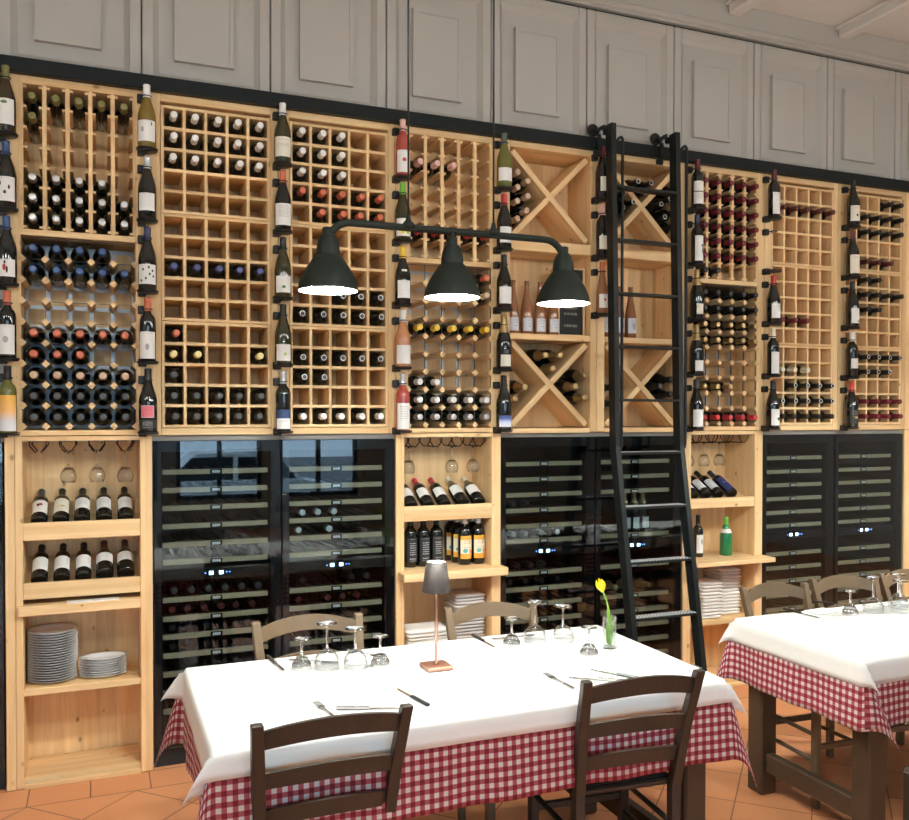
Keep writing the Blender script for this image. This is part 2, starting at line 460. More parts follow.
WIN = [(-1.9, -.7), (-.45, .75), (1.0, 2.2), (2.45, 3.65)]
WZ0, WZ1 = .45, 3.1
xs = [-3.05] + [x for w in WIN for x in w] + [8.05]
for i in range(0, len(xs), 2): m.box(xs[i], xs[i + 1], YW - .2, YW, 0, 4.3, 'wall_paint')
for a, b in WIN:
    m.box(a, b, YW - .2, YW, 0, WZ0, 'wall_paint'); m.box(a, b, YW - .2, YW, WZ1, 4.3, 'wall_paint')
struct('wall_front', m)
for i, (a, b) in enumerate(WIN):
    w = tag(MB().box(a, b, YW - .12, YW - .11, WZ0, WZ1, 'window_glass').build('window_%d' % (i + 1)), kind='structure')
    f = MB()
    for (p, q, r_, t) in ((a, a + .06, WZ0, WZ1), (b - .06, b, WZ0, WZ1), (a, b, WZ0, WZ0 + .06), (a, b, WZ1 - .06, WZ1), ((a + b) / 2 - .03, (a + b) / 2 + .03, WZ0, WZ1), (a, b, 2.05, 2.11)):
        f.box(p, q, YW - .15, YW - .07, r_, t, 'bracket_black')
    f.build('window_frame', w)
m = MB()
m.box(-3.2, 8.2, YW - .2, .75, 4.17, 4.3, 'ceiling_paint')
struct('ceiling', m)
for i in range(-3, 5):
    x = 3.585 + .875 * i
    m = MB(); m.box(x - .045, x + .045, YW, .0, 4.095, 4.17, 'ceiling_paint', .012); m.box(x - .07, x + .07, YW, .0, 4.15, 4.17, 'ceiling_paint', .006)
    struct('ceiling_beam', m)
m = MB(); m.box(-3.05, 8.05, .0, .62, 3.985, 4.17, 'cupboard_paint', .004); m.box(-3.05, 8.05, -.018, .0, 4.0, 4.035, 'cupboard_paint', .008)
struct('trim_1', m)
m = MB(); m.box(-3.05, 8.05, .035, .6, 3.95, 3.985, 'gap_black'); struct('trim_2', m)
# outside the windows
m = MB(); m.box(-20, 26, -40, YW - .2, -.62, -.52, 'asphalt'); struct('ground_outside', m)

# overhead panelled cupboards
B0, BP = .19, .593
CUPAT = {-5: 'beyond the left end of the racks', -4: 'beyond the left end of the racks', -3: 'left of the racks', -2: 'left of the racks', -1: 'above the far-left lattice rack', 0: 'above the leftmost grid rack', 1: 'above the grid rack behind the left pendant shade', 2: 'above the lattice rack left of centre, left lamp cable in front',
         3: 'right of the two lamp cables, above the cross-brace rack', 4: 'directly above the ladder', 5: 'just right of the ladder top', 6: 'second right of the ladder top',
         7: 'third right of the ladder top', 8: 'at the right edge of the photo'}
def cupboard_meshes():
    w = BP
    body = MB(); body.box(.002, w - .002, .03, .6, 3.19, 3.965, 'cupboard_paint')
    st = MB()
    # stiles and rails round a recessed field
    for x0, x1, z0, z1 in ((.003, .055, 3.19, 3.965), (w - .055, w - .003, 3.19, 3.965), (.055, w - .055, 3.905, 3.965), (.055, w - .055, 3.19, 3.25)):
        st.box(x0, x1, .004, .03, z0, z1, 'cupboard_paint', .005)
    # sloping moulding inside the frame
    mo = MB()
    a, b, c, d = .055, w - .055, 3.25, 3.905
    t = .022
    O = [(a, c), (b, c), (b, d), (a, d)]; I = [(a + t, c + t), (b - t, c + t), (b - t, d - t), (a + t, d - t)]
    base = len(mo.v)
    mo.v += [(x, .006, z) for x, z in O] + [(x, .030, z) for x, z in I]
    for i in range(4):
        j = (i + 1) % 4; mo.face((base + i, base + j, base + 4 + j, base + 4 + i), 'cupboard_paint')
    rp = MB()
    a, b, c, d = .145, w - .175, 3.335, 3.79
    t = .02
    O = [(a, c), (b, c), (b, d), (a, d)]; I = [(a + t, c + t), (b - t, c + t), (b - t, d - t), (a + t, d - t)]
    rp.v += [(x, .030, z) for x, z in O] + [(x, .004, z) for x, z in O] + [(x, .004, z) for x, z in I] + [(x, .008, z) for x, z in I]
    for k in (0, 4, 8):
        for i in range(4):
            j = (i + 1) % 4; rp.face((k + i, k + j, k + 4 + j, k + 4 + i), 'cupboard_paint')
    rp.face((12, 13, 14, 15), 'cupboard_paint')
    return body.mesh('cupboard_body'), st.mesh('door_frame'), mo.mesh('door_moulding'), rp.mesh('raised_panel')
cm = cupboard_meshes()
for j in range(-4, 12):
    if not -2 <= j <= 8: continue
    lab = 'grey panelled overhead cupboard ' + CUPAT[j]
    t = thing('overhead_cupboard', lab, 'cupboard', (B0 + BP * j, 0, 0), 'grey panelled cupboards over the racks')
    for nme, me in zip(('cupboard_body', 'door_frame', 'moulding', 'raised_panel'), cm): link(nme, me, t)

# ------------------------------------------------------------------ wine racks
RK = ['far-left lattice rack', 'leftmost grid rack', 'second grid rack', 'middle lattice rack', 'left cross-brace rack', 'cross-brace rack behind ladder',
      'right lattice rack', 'third grid rack', 'rightmost grid rack', 'rack at the far right edge']
RLAB = ['tall pine lattice wine rack at the far left end of the wall',
        'tall pine wine rack of square cells, leftmost of the four with grids',
        'tall pine wine rack of square cells behind the left pendant shade',
        'tall pine lattice wine rack behind the middle pendant shade',
        'pine wine rack with crossed braces left of the ladder, behind the right pendant shade',
        'pine wine rack with crossed braces behind the black ladder',
        'tall pine lattice wine rack full of red caps right of the ladder',
        'tall pine square-celled wine rack, third grid from left, right of the red-capped lattice',
        'tall pine square-celled wine rack, rightmost of the four with grids',
        'pine wine rack cut off by the right edge of the photo']
RTYPE = 'LGGLXXLGGL'
def rack_frame(k):
    f = MB(); w = PW - .001
    lw, rw = {'L': (.070, .055), 'G': (.054, .036), 'X': (.055, .040)}[RTYPE[k]]
    f.box(.001, lw, 0, .27, 1.575, 3.17, 'pine', .003); f.box(w - rw, w, 0, .27, 1.575, 3.17, 'pine', .003)
    f.box(lw, w - rw, 0, .27, 3.135, 3.17, 'pine', .002)
    if RTYPE[k] == 'G':
        f.box(lw, w - rw, 0, .27, 1.575, 1.607, 'pine', .002)
    elif RTYPE[k] == 'L':
        f.box(lw, w - rw, 0, .27, 1.577, 1.601, 'pine', .002); f.box(lw, w - rw, 0, .27, 2.467, 2.494, 'pine', .002)
    else:
        f.box(lw, w - rw, 0, .27, 1.570, 1.597, 'pine', .002)
    return f, lw, w - rw
GRID_X = [.0645 + .0988 * c + .0494 for c in range(5)]
GRID_Z = [3.068 - .0972 * r - (.0195 if r >= 5 else 0) - (.0195 if r >= 10 else 0) for r in range(15)]
def crate(z0):
    """one box of 5 x 5 cells"""
    g = MB(); x0, x1, h = .057, .565, .502; th = .014
    g.box(x0, x0 + th, .004, .255, z0, z0 + h, 'pine', .0015); g.box(x1 - th, x1, .004, .255, z0, z0 + h, 'pine', .0015)
    g.box(x0 + th, x1 - th, .004, .255, z0, z0 + th, 'pine', .0015); g.box(x0 + th, x1 - th, .004, .255, z0 + h - th, z0 + h, 'pine', .0015)
    px, pz = (x1 - x0 - th) / 5, (h - th) / 5
    for i in range(1, 5):
        g.box(x0 + px * i, x0 + px * i + th, .007, .25, z0 + th, z0 + h - th, 'pine', .001)
    for i in range(1, 5):
        for c in range(5):
            g.box(x0 + px * c + th, x0 + px * (c + 1), .008, .25, z0 + pz * i, z0 + pz * i + th, 'pineX')
    return g
CRATE_Z = (1.6095, 2.1135, 2.6175)
PITCH_L = .0945
def LX(c): return .0735 + PITCH_L * c
peg_me = None
RACK = []
crate_me = [crate(z).mesh('grid_insert') for z in CRATE_Z]
slat_me = MB().box(-.009, .009, .002, .02, 2.494, 3.135, 'pine', .001).box(-.009, .009, .225, .243, 2.494, 3.135, 'pine', .001).mesh('slat')
bar_me = MB().box(-.0225, .0225, .004, .245, -.0055, .0055, 'pineY', .001).mesh('support_bar')
d = .0175
peg_me = MB().prism([(-d, 0), (0, -d), (d, 0), (0, d)], -.003, .25, 'pineY').mesh('peg')
for k in range(10):
    t = thing('wine_rack', RLAB[k], 'wine rack', (XK[k], 0, 0), 'pine wine racks along the wall')
    RACK.append(t)
    f, xa, xb = rack_frame(k)
    f.build('rack_frame', t)
    MB().box(xa, xb, .258, .27, 1.60, 3.14, 'pineZ').build('back_panel', t)
    ty = RTYPE[k]
    if ty == 'G':
        for me in crate_me: link('grid_insert', me, t)
        MB().box(.0545, .0565, .02, .25, 1.61, 3.13, 'pineZ').box(.5655, .567, .02, .25, 1.61, 3.13, 'pineZ').build('spacer', t)
    elif ty == 'L' and k != 9:
        for c in range(6): link('slat', slat_me, t, (LX(c), 0, 0))
        for r in range(8):
            for c in range(6): link('support_bar', bar_me, t, (LX(c), 0, 2.505 + .0885 * r))
        st = MB()
        for c in range(6):
            st.box(LX(c) - .0005, LX(c) + .0005, .006, .016, 1.62, 2.46, 'strip_edge'); st.box(LX(c) - .009, LX(c) + .009, .2515, .2525, 1.62, 2.46, 'galvanised')
        for r in range(10):
            zz = 1.618 + .0932 * r
            st.box(LX(0), LX(5), .008, .018, zz - .0005, zz + .0005, 'strip_edge'); st.box(LX(0), LX(5), .2535, .2545, max(zz, 1.612) - .009, zz + .009, 'galvanised')
        st.build('steel_strips', t)
        for r in range(9 + 1):
            if r > 8: continue
            for c in range(6): link('peg', peg_me, t, (LX(c), 0, 1.618 + .0932 * r))
    elif ty == 'X':
        MB().box(xa, xb, .0, .257, 2.575, 2.635, 'pine', .003).build('shelf', t)
        MB().box(xa, xb, .0, .257, 2.087, 2.12, 'pine', .003).build('shelf', t)
        for z0, z1 in ((2.635, 3.135), (1.597, 2.087)):
            cx, cz = (xa + xb) / 2, (z0 + z1) / 2; w_, h_ = xb - xa, z1 - z0
            L = math.hypot(w_, h_) - .052; a = math.atan2(h_, w_)
            MB().box(-L / 2, L / 2, 0, .24, -.016, .016, 'pineX', .002).build('diagonal_brace', t, (cx, .012, cz), (0, a, 0))
            for sgn in (1, -1):
                l2 = L / 2 - .017
                MB().box(-l2 / 2, l2 / 2, 0, .24, -.016, .016, 'pineX', .002).build('diagonal_brace', t, (cx + sgn * cos(a) * (.0165 + l2 / 2), .0125, cz + sgn * sin(a) * (.0165 + l2 / 2)), (0, -a, 0))
# recess strip under the racks
m = MB(); m.box(-.99, 5.64, .03, .25, 1.548, 1.574, 'recess_grey'); struct('trim_3', m)

# ladder rail
rl = thing('ladder_rail', 'long black steel rail for the ladder running along the top of the racks', 'rail', (0, -.02, 3.165))
MB().box(-1.4, 5.8, -.03, .012, 0, .066, 'rail_metal', .004).build('rail_bar', rl)
for i in range(8):
    MB().box(-.02, .02, .012, .022, .015, .05, 'rail_metal').build('rail_mount', rl, (-.99 + .9 * i, 0, 0))

# ------------------------------------------------------------------ bottles
def prof_bordeaux(r=.0365, h=.300):
    return [(0, .004), (r * .55, .003), (r * .92, 0), (r, .004), (r, .185), (r * .97, .198), (r * .82, .212), (r * .58, .222), (.0165, .232), (.0150, .245), (.0145, h - .014), (.0152, h - .012), (.0152, h - .002), (0, h - .002)]
def prof_burgundy(r=.0405, h=.296):
    return [(0, .004), (r * .55, .003), (r * .92, 0), (r, .005), (r, .140), (r * .96, .158), (r * .84, .180), (r * .64, .205), (r * .48, .225), (.0160, .243), (.0145, .258), (.0145, h - .014), (.0152, h - .012), (.0152, h - .002), (0, h - .002)]
def prof_champagne(r=.0435, h=.310):
    return [(0, .006), (r * .55, .004), (r * .92, 0), (r, .006), (r, .150), (r * .96, .168), (r * .82, .192), (r * .60, .218), (r * .44, .240), (.0170, .258), (.0150, .272), (.0168, .276), (.0168, .284), (.0155, .286), (.0155, h - .002), (0, h - .002)]
def prof_flute(r=.036, h=.325):
    return [(0, .004), (r * .55, .003), (r * .92, 0), (r, .004), (r, .120), (r * .97, .145), (r * .85, .175), (r * .66, .212), (r * .48, .245), (.0145, .275), (.0140, h - .014), (.0150, h - .012), (.0150, h - .002), (0, h - .002)]
PROF = {'bord': (prof_bordeaux, .0365, .300, .062), 'burg': (prof_burgundy, .0405, .296, .060), 'champ': (prof_champagne, .0435, .310, .100), 'flute': (prof_flute, .036, .325, .060)}
MESH = {}
def body_mesh(p, g):
    key = ('b', p, g)
    if key not in MESH:
        MESH[key] = MB().lathe(PROF[p][0](), g, 20).mesh('wine_bottle')
    return MESH[key]
def cap_mesh(p, c, ring=False):
    key = ('c', p, c, ring)
    if key not in MESH:
        pr = PROF[p][0](); h, cl = PROF[p][2], PROF[p][3]
        pts = [(r, z) for r, z in pr if z >= h - cl and r > 0]
        # radius at the lower end of the foil
        z0 = h - cl; r0 = None
        for (ra, za), (rb, zb) in zip(pr, pr[1:]):
            if za <= z0 <= zb and zb > za: r0 = ra + (rb - ra) * (z0 - za) / (zb - za)
        out = [(r0 + .0002, z0), (r0 + .0012, z0 + .0005)] + [(r + .0012, z) for r, z in pts[:-1]] + [(pts[-1][0] + .0012, h - .003), (pts[-1][0] - .001, h), (.0085, h), (0, h)]
        mm = ['cap_' + c] * (len(out) - 1)
        if ring:
            mm[-2] = 'cap_white'; out[-2] = (.0105, h)
            mm[-1] = 'cap_black'
        MESH[key] = MB().lathe(out, mm, 16).mesh('capsule')
    return MESH[key]
def label_mesh(p, lm, z0, z1, half=1.05, art=None):
    key = ('l', p, lm, z0, z1, half, art)
    if key not in MESH:
        r = PROF[p][1] + .0006
        b = MB().patch(r, z0, z1, -half, half, lm)
        for (mt, za, zb, aa, ab) in (art or ()): (b.oval if ab - aa < 1.2 else b.patch)(r + .0012, za, zb, aa, ab, mt)
        MESH[key] = b.mesh('bottle_label')
    return MESH[key]
STUFF = MB()
def bottle(label, prof, glass, cap, loc, rot=(0, 0, 0), lab=None, group=None, ring=False, cat='bottle', scale=1., name='wine_bottle', mass=False):
    if mass:   # past the 300 that show largest: the far racks and the dim coolers
        Mt = Matrix.Translation(loc) @ Matrix.Rotation(pi / 2, 4, 'X')
        for me in (body_mesh(prof, glass), cap_mesh(prof, cap, ring)):
            b = len(STUFF.v); STUFF.v += [tuple(Mt @ v.co) for v in me.vertices]
            for p in me.polygons: STUFF.face([b + i for i in p.vertices], me.materials[p.material_index].name, p.use_smooth)
        return
    if name == 'wine_bottle' and prof == 'champ': name = 'sparkling_wine_bottle'
    if name == 'wine_bottle' and glass in ('glass_rust', 'glass_orange', 'glass_redrose'): name = 'rose_wine_bottle'
    o = link(name, body_mesh(prof, glass), None, loc, rot)
    tag(o, label, cat, group)
    if scale != 1.: o.scale = scale if isinstance(scale, tuple) else (scale,) * 3
    if cap: link('capsule', cap_mesh(prof, cap, ring), o)
    for l in (lab or ()):
        link('label', label_mesh(prof, *l), o)
    return o
LIE = (pi / 2, 0, 0)   # base to the back, neck to the room

CAPNAME = {'white': 'white-capped', 'silver': 'silver-capped', 'blue': 'blue-capped', 'violet': 'violet-capped', 'olive': 'olive-capped', 'copper': 'copper-capped', 'red': 'red-capped', 'black': 'black-capped',
           'yellow': 'yellow-capped', 'paleyellow': 'pale-yellow-capped', 'pink': 'pink-capped', 'gold': 'gold-capped', 'tan': 'tan-tipped', 'wine': 'dark-red-capped', 'maroon': 'brown-red-capped', 'cream': 'cream-capped', 'grey': 'grey-capped', 'ring': 'ring-tipped black-capped'}
def rackspec(k, part, row, cols, cap, prof='bord', glass='glass_black', lab=None, jitter=.006, tip=-.05):
    """row and cols count from 1, the top and the left"""
    nrow = {'G': 15, 'U': 7, 'D': 9}[part]
    for c in cols:
        if part == 'G':
            x = GRID_X[c - 1] + random.uniform(-jitter, jitter); z = GRID_Z[row - 1] - .0415 + .0002 + PROF[prof][1]
        elif part == 'U':
            x = LX(c - 1) + PITCH_L / 2; z = 2.505 + .0885 * (nrow - row) + .0055 + .0285
        else:
            x = LX(c - 1) + PITCH_L / 2; z = 1.618 + .0932 * (nrow - row) + .0012 + PROF[prof][1] + .001
        h = PROF[prof][2]
        rname = 'top row' if row == 1 else 'bottom row' if row == nrow else ORD[row - 1] + ' row'
        where = {'G': '', 'U': ' upper section,', 'D': ' lower section,'}[part]
        ring = cap == 'ring'
        bottle('%s bottle in %s,%s %s, %s column' % (CAPNAME[cap], RK[k], where, rname, ORD[c - 1]), prof, glass, 'black' if ring else cap,
               (XK[k] + x, tip + h, z), LIE, lab, 'bottles lying in the ' + RK[k], ring, mass=k in (7, 8))
L_UP = [('lab_white', .05, .12, .9)]
ALL = (1, 2, 3, 4, 5)
rs = rackspec
rs(0, 'U', 1, ALL, 'olive', 'burg', 'glass_black', [('lab_white', .03, .12, 3.1)]); rs(0, 'U', 2, (1,), 'olive', 'burg', 'glass_black', [('lab_white', .03, .12, 3.1)])
rs(0, 'U', 5, (1, 2, 3, 4), 'silver'); rs(0, 'U', 6, ALL, 'silver'); rs(0, 'U', 7, ALL, 'silver')
rs(0, 'D', 1, (1, 2, 3, 4), 'blue', 'burg'); rs(0, 'D', 2, ALL, 'blue', 'burg')
rs(0, 'D', 5, ALL, 'copper', 'burg'); rs(0, 'D', 6, (1, 2, 3), 'copper', 'burg')
rs(0, 'D', 7, ALL, 'tan', 'burg'); rs(0, 'D', 8, ALL, 'grey', 'burg'); rs(0, 'D', 9, ALL, 'grey', 'burg')
for r in (1, 2, 3): rs(1, 'G', r, ALL, 'white')
rs(1, 'G', 8, ALL, 'violet'); rs(1, 'G', 11, (1,), 'copper'); rs(1, 'G', 12, (1, 2, 5), 'paleyellow'); rs(1, 'G', 13, (1,), 'grey')
rs(1, 'G', 14, ALL, 'grey'); rs(1, 'G', 15, ALL, 'grey')
for r in (1, 2, 3): rs(2, 'G', r, (1, 2, 3), 'white')
rs(2, 'G', 4, ALL, 'copper'); rs(2, 'G', 5, (2, 3, 4, 5), 'copper')
rs(2, 'G', 9, (3, 4, 5), 'ring'); rs(2, 'G', 10, ALL, 'ring'); rs(2, 'G', 12, ALL, 'ring'); rs(2, 'G', 13, (1, 2), 'ring'); rs(2, 'G', 15, ALL, 'white')
rs(3, 'U', 2, (1, 2, 3), 'pink', 'burg'); rs(3, 'U', 6, ALL, 'red')
rs(3, 'D', 1, (5,), 'copper'); rs(3, 'D', 2, (5,), 'tan'); rs(3, 'D', 4, ALL, 'yellow', 'burg'); rs(3, 'D', 7, (1, 2), 'white'); rs(3, 'D', 8, ALL, 'white'); rs(3, 'D', 9, ALL, 'silver', 'burg')
for r in range(1, 7): rs(6, 'U', r, ALL, 'wine')
rs(6, 'U', 7, (1, 2), 'black'); rs(6, 'D', 1, ALL, 'black', 'burg'); rs(6, 'D', 2, ALL, 'black', 'burg'); rs(6, 'D', 3, ALL, 'gold'); rs(6, 'D', 4, ALL, 'gold')
rs(6, 'D', 7, (1, 2, 3), 'gold'); rs(6, 'D', 9, ALL, 'red')
rs(7, 'G', 2, ALL, 'maroon'); rs(7, 'G', 9, (1, 2, 3), 'wine'); rs(7, 'G', 12, (1, 2, 3), 'cream'); rs(7, 'G', 13, (2, 3, 4, 5), 'ring'); rs(7, 'G', 14, ALL, 'ring'); rs(7, 'G', 15, ALL, 'black')
rs(8, 'G', 1, (4, 5), 'black'); rs(8, 'G', 2, (2, 3, 4, 5), 'black'); rs(8, 'G', 3, (2, 3, 4, 5), 'black'); rs(8, 'G', 5, (2, 3, 4), 'maroon'); rs(8, 'G', 6, (2, 3), 'black')
rs(8, 'G', 7, (2, 3, 4, 5), 'black'); rs(8, 'G', 8, (2, 3), 'black'); rs(8, 'G', 11, (2, 3, 4, 5), 'ring'); rs(8, 'G', 12, (2, 3, 4), 'ring'); rs(8, 'G', 14, ALL, 'wine'); rs(8, 'G', 15, ALL, 'wine')

# upright bottles in the black holders between the racks
CX = [-.368, .208, .829, 1.442, 2.015, 2.626, 3.275, 3.850, 4.496]
def CZ(i): return 1.588 + .3235 * (4 - i)       # slot 0 is the topmost
hold = MB()
hold.box(-.040, -.008, .028, .060, .225, .262, 'bracket_black', .003)
hold.tube([(-.018, .035, .243), (-.016, .012, .243)], .0035, 'bracket_black', 6)
hold.tube([(.0195 * cos(2 * pi * i / 16), .0195 * sin(2 * pi * i / 16), .243) for i in range(16)], .0028, 'bracket_black', 6, closed=True)
clip_me = hold.mesh('neck_clip')
hold = MB()
hold.box(-.040, -.004, .020, .060, -.018, .018, 'bracket_black', .003)
hold.tube([(.046 * cos(2 * pi * i / 24), .046 * sin(2 * pi * i / 24), .003) for i in range(24)], .0028, 'bracket_black', 6, closed=True)
hold.lathe([(0, -.008), (.042, -.008), (.046, -.005), (.046, -.0015), (0, -.0015)], 'bracket_black', 24)
tray_me = hold.mesh('base_tray')
COLDESC = ['far-left column', 'column right of the far-left lattice rack', 'column between the two left grid racks', 'column left of the middle lattice rack', 'column left of the cross-brace rack', 'column behind the ladder', 'column right of the ladder', 'column left of the third grid rack', 'rightmost column']
SLOT = ['topmost', 'second', 'third', 'fourth', 'lowest']
W0, W1 = .045, .125
D = {  # (column, slot): profile, glass, cap, label parts, words
 (0, 0): ('burg', 'glass_brown', 'olive', [('lab_white', .035, .145, 1.1, (('ink_green', .122, .136, -.3, .35),))], 'brown bottle with olive cap and white label'),
 (0, 1): ('burg', 'glass_black', 'blue', [('lab_plain', .03, .135, 1.15, (('ink_black', .095, .115, -.5, -.3), ('ink_black', .06, .075, -.1, .2), ('ink_black', .08, .1, .35, .55)))], 'blue-capped bottle with black figures on white label'),
 (0, 2): ('burg', 'glass_black', 'blue', [('lab_plain', .03, .105, 1.1, (('ink_red', .055, .085, -.2, .1), ('ink_black', .045, .075, .1, .3), ('ink_black', .085, .098, -.1, .1)))], 'blue-capped bottle with red and black picture label'),
 (0, 3): ('bord', 'glass_black', 'copper', [('lab_plain', .02, .15, 1.1, (('ink_grey', .07, .10, -.3, .3),))], 'copper-capped bottle with tall white label and emblem'),
 (0, 4): ('bord', 'glass_green', 'black', [('lab_sun', .012, .17, 1.3)], 'green bottle with orange to white label'),
 (1, 0): ('burg', 'glass_amber', 'white', [('lab_white', .03, .125, 1.1, (('ink_grey', .07, .095, -.6, -.25), ('ink_black', .10, .118, .5, .62)))], 'white-capped amber bottle with white label'),
 (1, 1): ('burg', 'glass_black', 'silver', [('lab_white', .04, .12, .95)], 'silver-capped dark bottle with white label'),
 (1, 2): ('burg', 'glass_black', 'navy', [('lab_plain', .03, .12, 1.1, tuple(('ink_black', z, z + .012, a, a + .2) for z, a in ((.04, -.7), (.05, -.2), (.07, .2), (.09, -.5), (.1, .1), (.06, .6), (.085, .5))))], 'navy-capped bottle with black dots on white label'),
 (1, 3): ('bord', 'glass_black', 'copper', [('lab_plain', .015, .14, 1.1, (('ink_grey', .055, .085, -.25, .25),))], 'copper-capped bottle with tall white label and emblem'),
 (1, 4): ('burg', 'glass_black', 'black', [('lab_darkwhite', .02, .06, 1.), ('lab_plain', .07, .125, .75, (('ink_pink', .072, .123, -.7, .7),))], 'black bottle with pink patterned label'),
 (2, 0): ('burg', 'glass_olive', 'white', [('lab_cream', .03, .125, 1.1)], 'white-capped olive bottle with cream label lettered CINO'),
 (2, 1): ('burg', 'glass_black', 'copper', [('lab_white_b', .025, .13, 1.1)], 'copper-capped dark bottle with crowded white label'),
 (2, 2): ('burg', 'glass_olive', 'black', [('lab_plain', .025, .105, 1., (('ink_green', .045, .06, -.2, .25),))], 'black-capped olive bottle with small green mark'),
 (2, 3): ('burg', 'glass_olive', 'black', [('lab_plain', .02, .10, .95, (('ink_lime', .045, .06, .0, .35),))], 'black-capped olive bottle with lime mark'),
 (2, 4): ('bord', 'glass_black', 'silver', [('lab_bluewhite', .015, .11, 1.1)], 'silver-capped bottle with blue and white label'),
 (3, 0): ('bord', 'glass_redrose', 'pink', [('lab_plain', .02, .135, 1.1, (('ink_red', .075, .095, -.25, .3),))], 'pink-capped red rose bottle with white label'),
 (3, 1): ('burg', 'glass_olive', 'green', [('lab_plain', .02, .11, 1.1, (('ink_lime', .085, .1, -.1, .5), ('ink_yellow', .03, .055, -.5, .1), ('ink_lime', .03, .06, .2, .7)))], 'green-capped olive bottle with lime and yellow label'),
 (3, 2): ('burg', 'glass_black', 'yellow', [('lab_white', .03, .12, .9), ('lab_plain', .165, .175, .35)], 'yellow-capped black bottle with white label'),
 (3, 3): ('burg', 'glass_orange', 'white', [('lab_white', .02, .115, 1.05)], 'white-capped pale rose bottle'),
 (3, 4): ('bord', 'glass_redrose', 'silver', [('lab_white_b', .01, .145, 1.05)], 'silver-capped red rose bottle with tall label'),
 (4, 0): ('burg', 'glass_green', 'greengrey', [('lab_white', .035, .105, 1.15)], 'clear green bottle with white label'),
 (4, 1): ('burg', 'glass_black', 'red', [('lab_white', .03, .115, .9)], 'red-capped black bottle with white label'),
 (4, 2): ('burg', 'glass_black', 'black', [('lab_white', .03, .12, .95)], 'black-capped dark bottle with white label'),
 (4, 3): ('champ', 'glass_black', 'gold', [('lab_cream', .02, .085, .75), ('lab_darkwhite', .088, .115, .5)], 'gold-foiled sparkling bottle with cream label'),
 (4, 4): ('champ', 'glass_black', 'black', [('lab_snow', .02, .085, .95)], 'dark-foiled sparkling bottle with blue and white label'),
 (5, 0): ('burg', 'glass_black', 'wine', [('lab_cream', .04, .12, .7)], 'dark bottle half hidden by ladder rail'),
 (5, 1): ('bord', 'glass_black', 'pink', [('lab_cream', .04, .115, .9)], 'dark bottle with cream label beside ladder rail'),
 (5, 2): ('flute', 'glass_rust', 'copper', [('lab_white', .04, .125, .95, (('ink_red', .08, .1, -.1, .3),))], 'amber rose bottle beside ladder rail'),
 (6, 0): ('bord', 'glass_black', 'wine', [('lab_white', .105, .165, 1.1), ('lab_white_b', .03, .10, 1.1)], 'purple-capped black bottle with two-part white label'),
 (6, 1): ('bord', 'glass_black', 'navy', [('lab_plain', .02, .17, .85, (('ink_black', .06, .10, .35, .6), ('ink_black', .10, .12, .2, .5)))], 'navy-capped bottle with tall white label and black script'),
 (6, 2): ('champ', 'glass_black', 'gold', [('lab_cream', .03, .095, .55)], 'gold-capped black bottle with small cream label'),
 (6, 3): ('champ', 'glass_black', 'gold', [('lab_white', .02, .085, .7)], 'gold-foiled bottle with small white label'),
 (6, 4): ('burg', 'glass_black', 'grey', [('lab_plain', .015, .115, .95)], 'black bottle with square white label'),
 (7, 0): ('bord', 'glass_black', 'maroon', [('lab_plain', .02, .155, .8)], 'brown-capped black bottle with tall white label'),
 (7, 2): ('burg', 'glass_black', 'red', [('lab_white', .03, .12, .85)], 'red-capped black bottle with white label'),
 (7, 3): ('bord', 'glass_black', 'cream', [('lab_plain', .015, .15, .85, (('ink_black', .085, .1, .6, .84),))], 'cream-capped black bottle with tall white label'),
 (7, 4): ('burg', 'glass_black', 'black', [('lab_white', .02, .12, .8, (('ink_black', .05, .07, .1, .7),))], 'black-capped bottle with white label and black mark'),
 (8, 0): ('burg', 'glass_black', 'black', [('lab_cream', .03, .13, 1.05, (('ink_black', .06, .075, -.2, .15),))], 'black-capped bottle with cream label and small bird'),
 (8, 1): ('burg', 'glass_black', 'maroon', [('lab_cream', .02, .14, 1.05)], 'brown-red-capped bottle with tall cream label'),
 (8, 2): ('burg', 'glass_black', 'black', [('lab_white', .025, .12, .8, (('ink_black', .03, .042, .1, .45),))], 'black bottle with white label'),
 (8, 3): ('bord', 'glass_black', 'white', [('lab_plain', .06, .125, .8)], 'white-capped black bottle with small white label'),
 (8, 4): ('burg', 'glass_black', 'red', [('lab_dark', .03, .12, .9, (('ink_gold', .06, .075, -.2, .4),))], 'red-capped black bottle with dark gold-lettered label')}
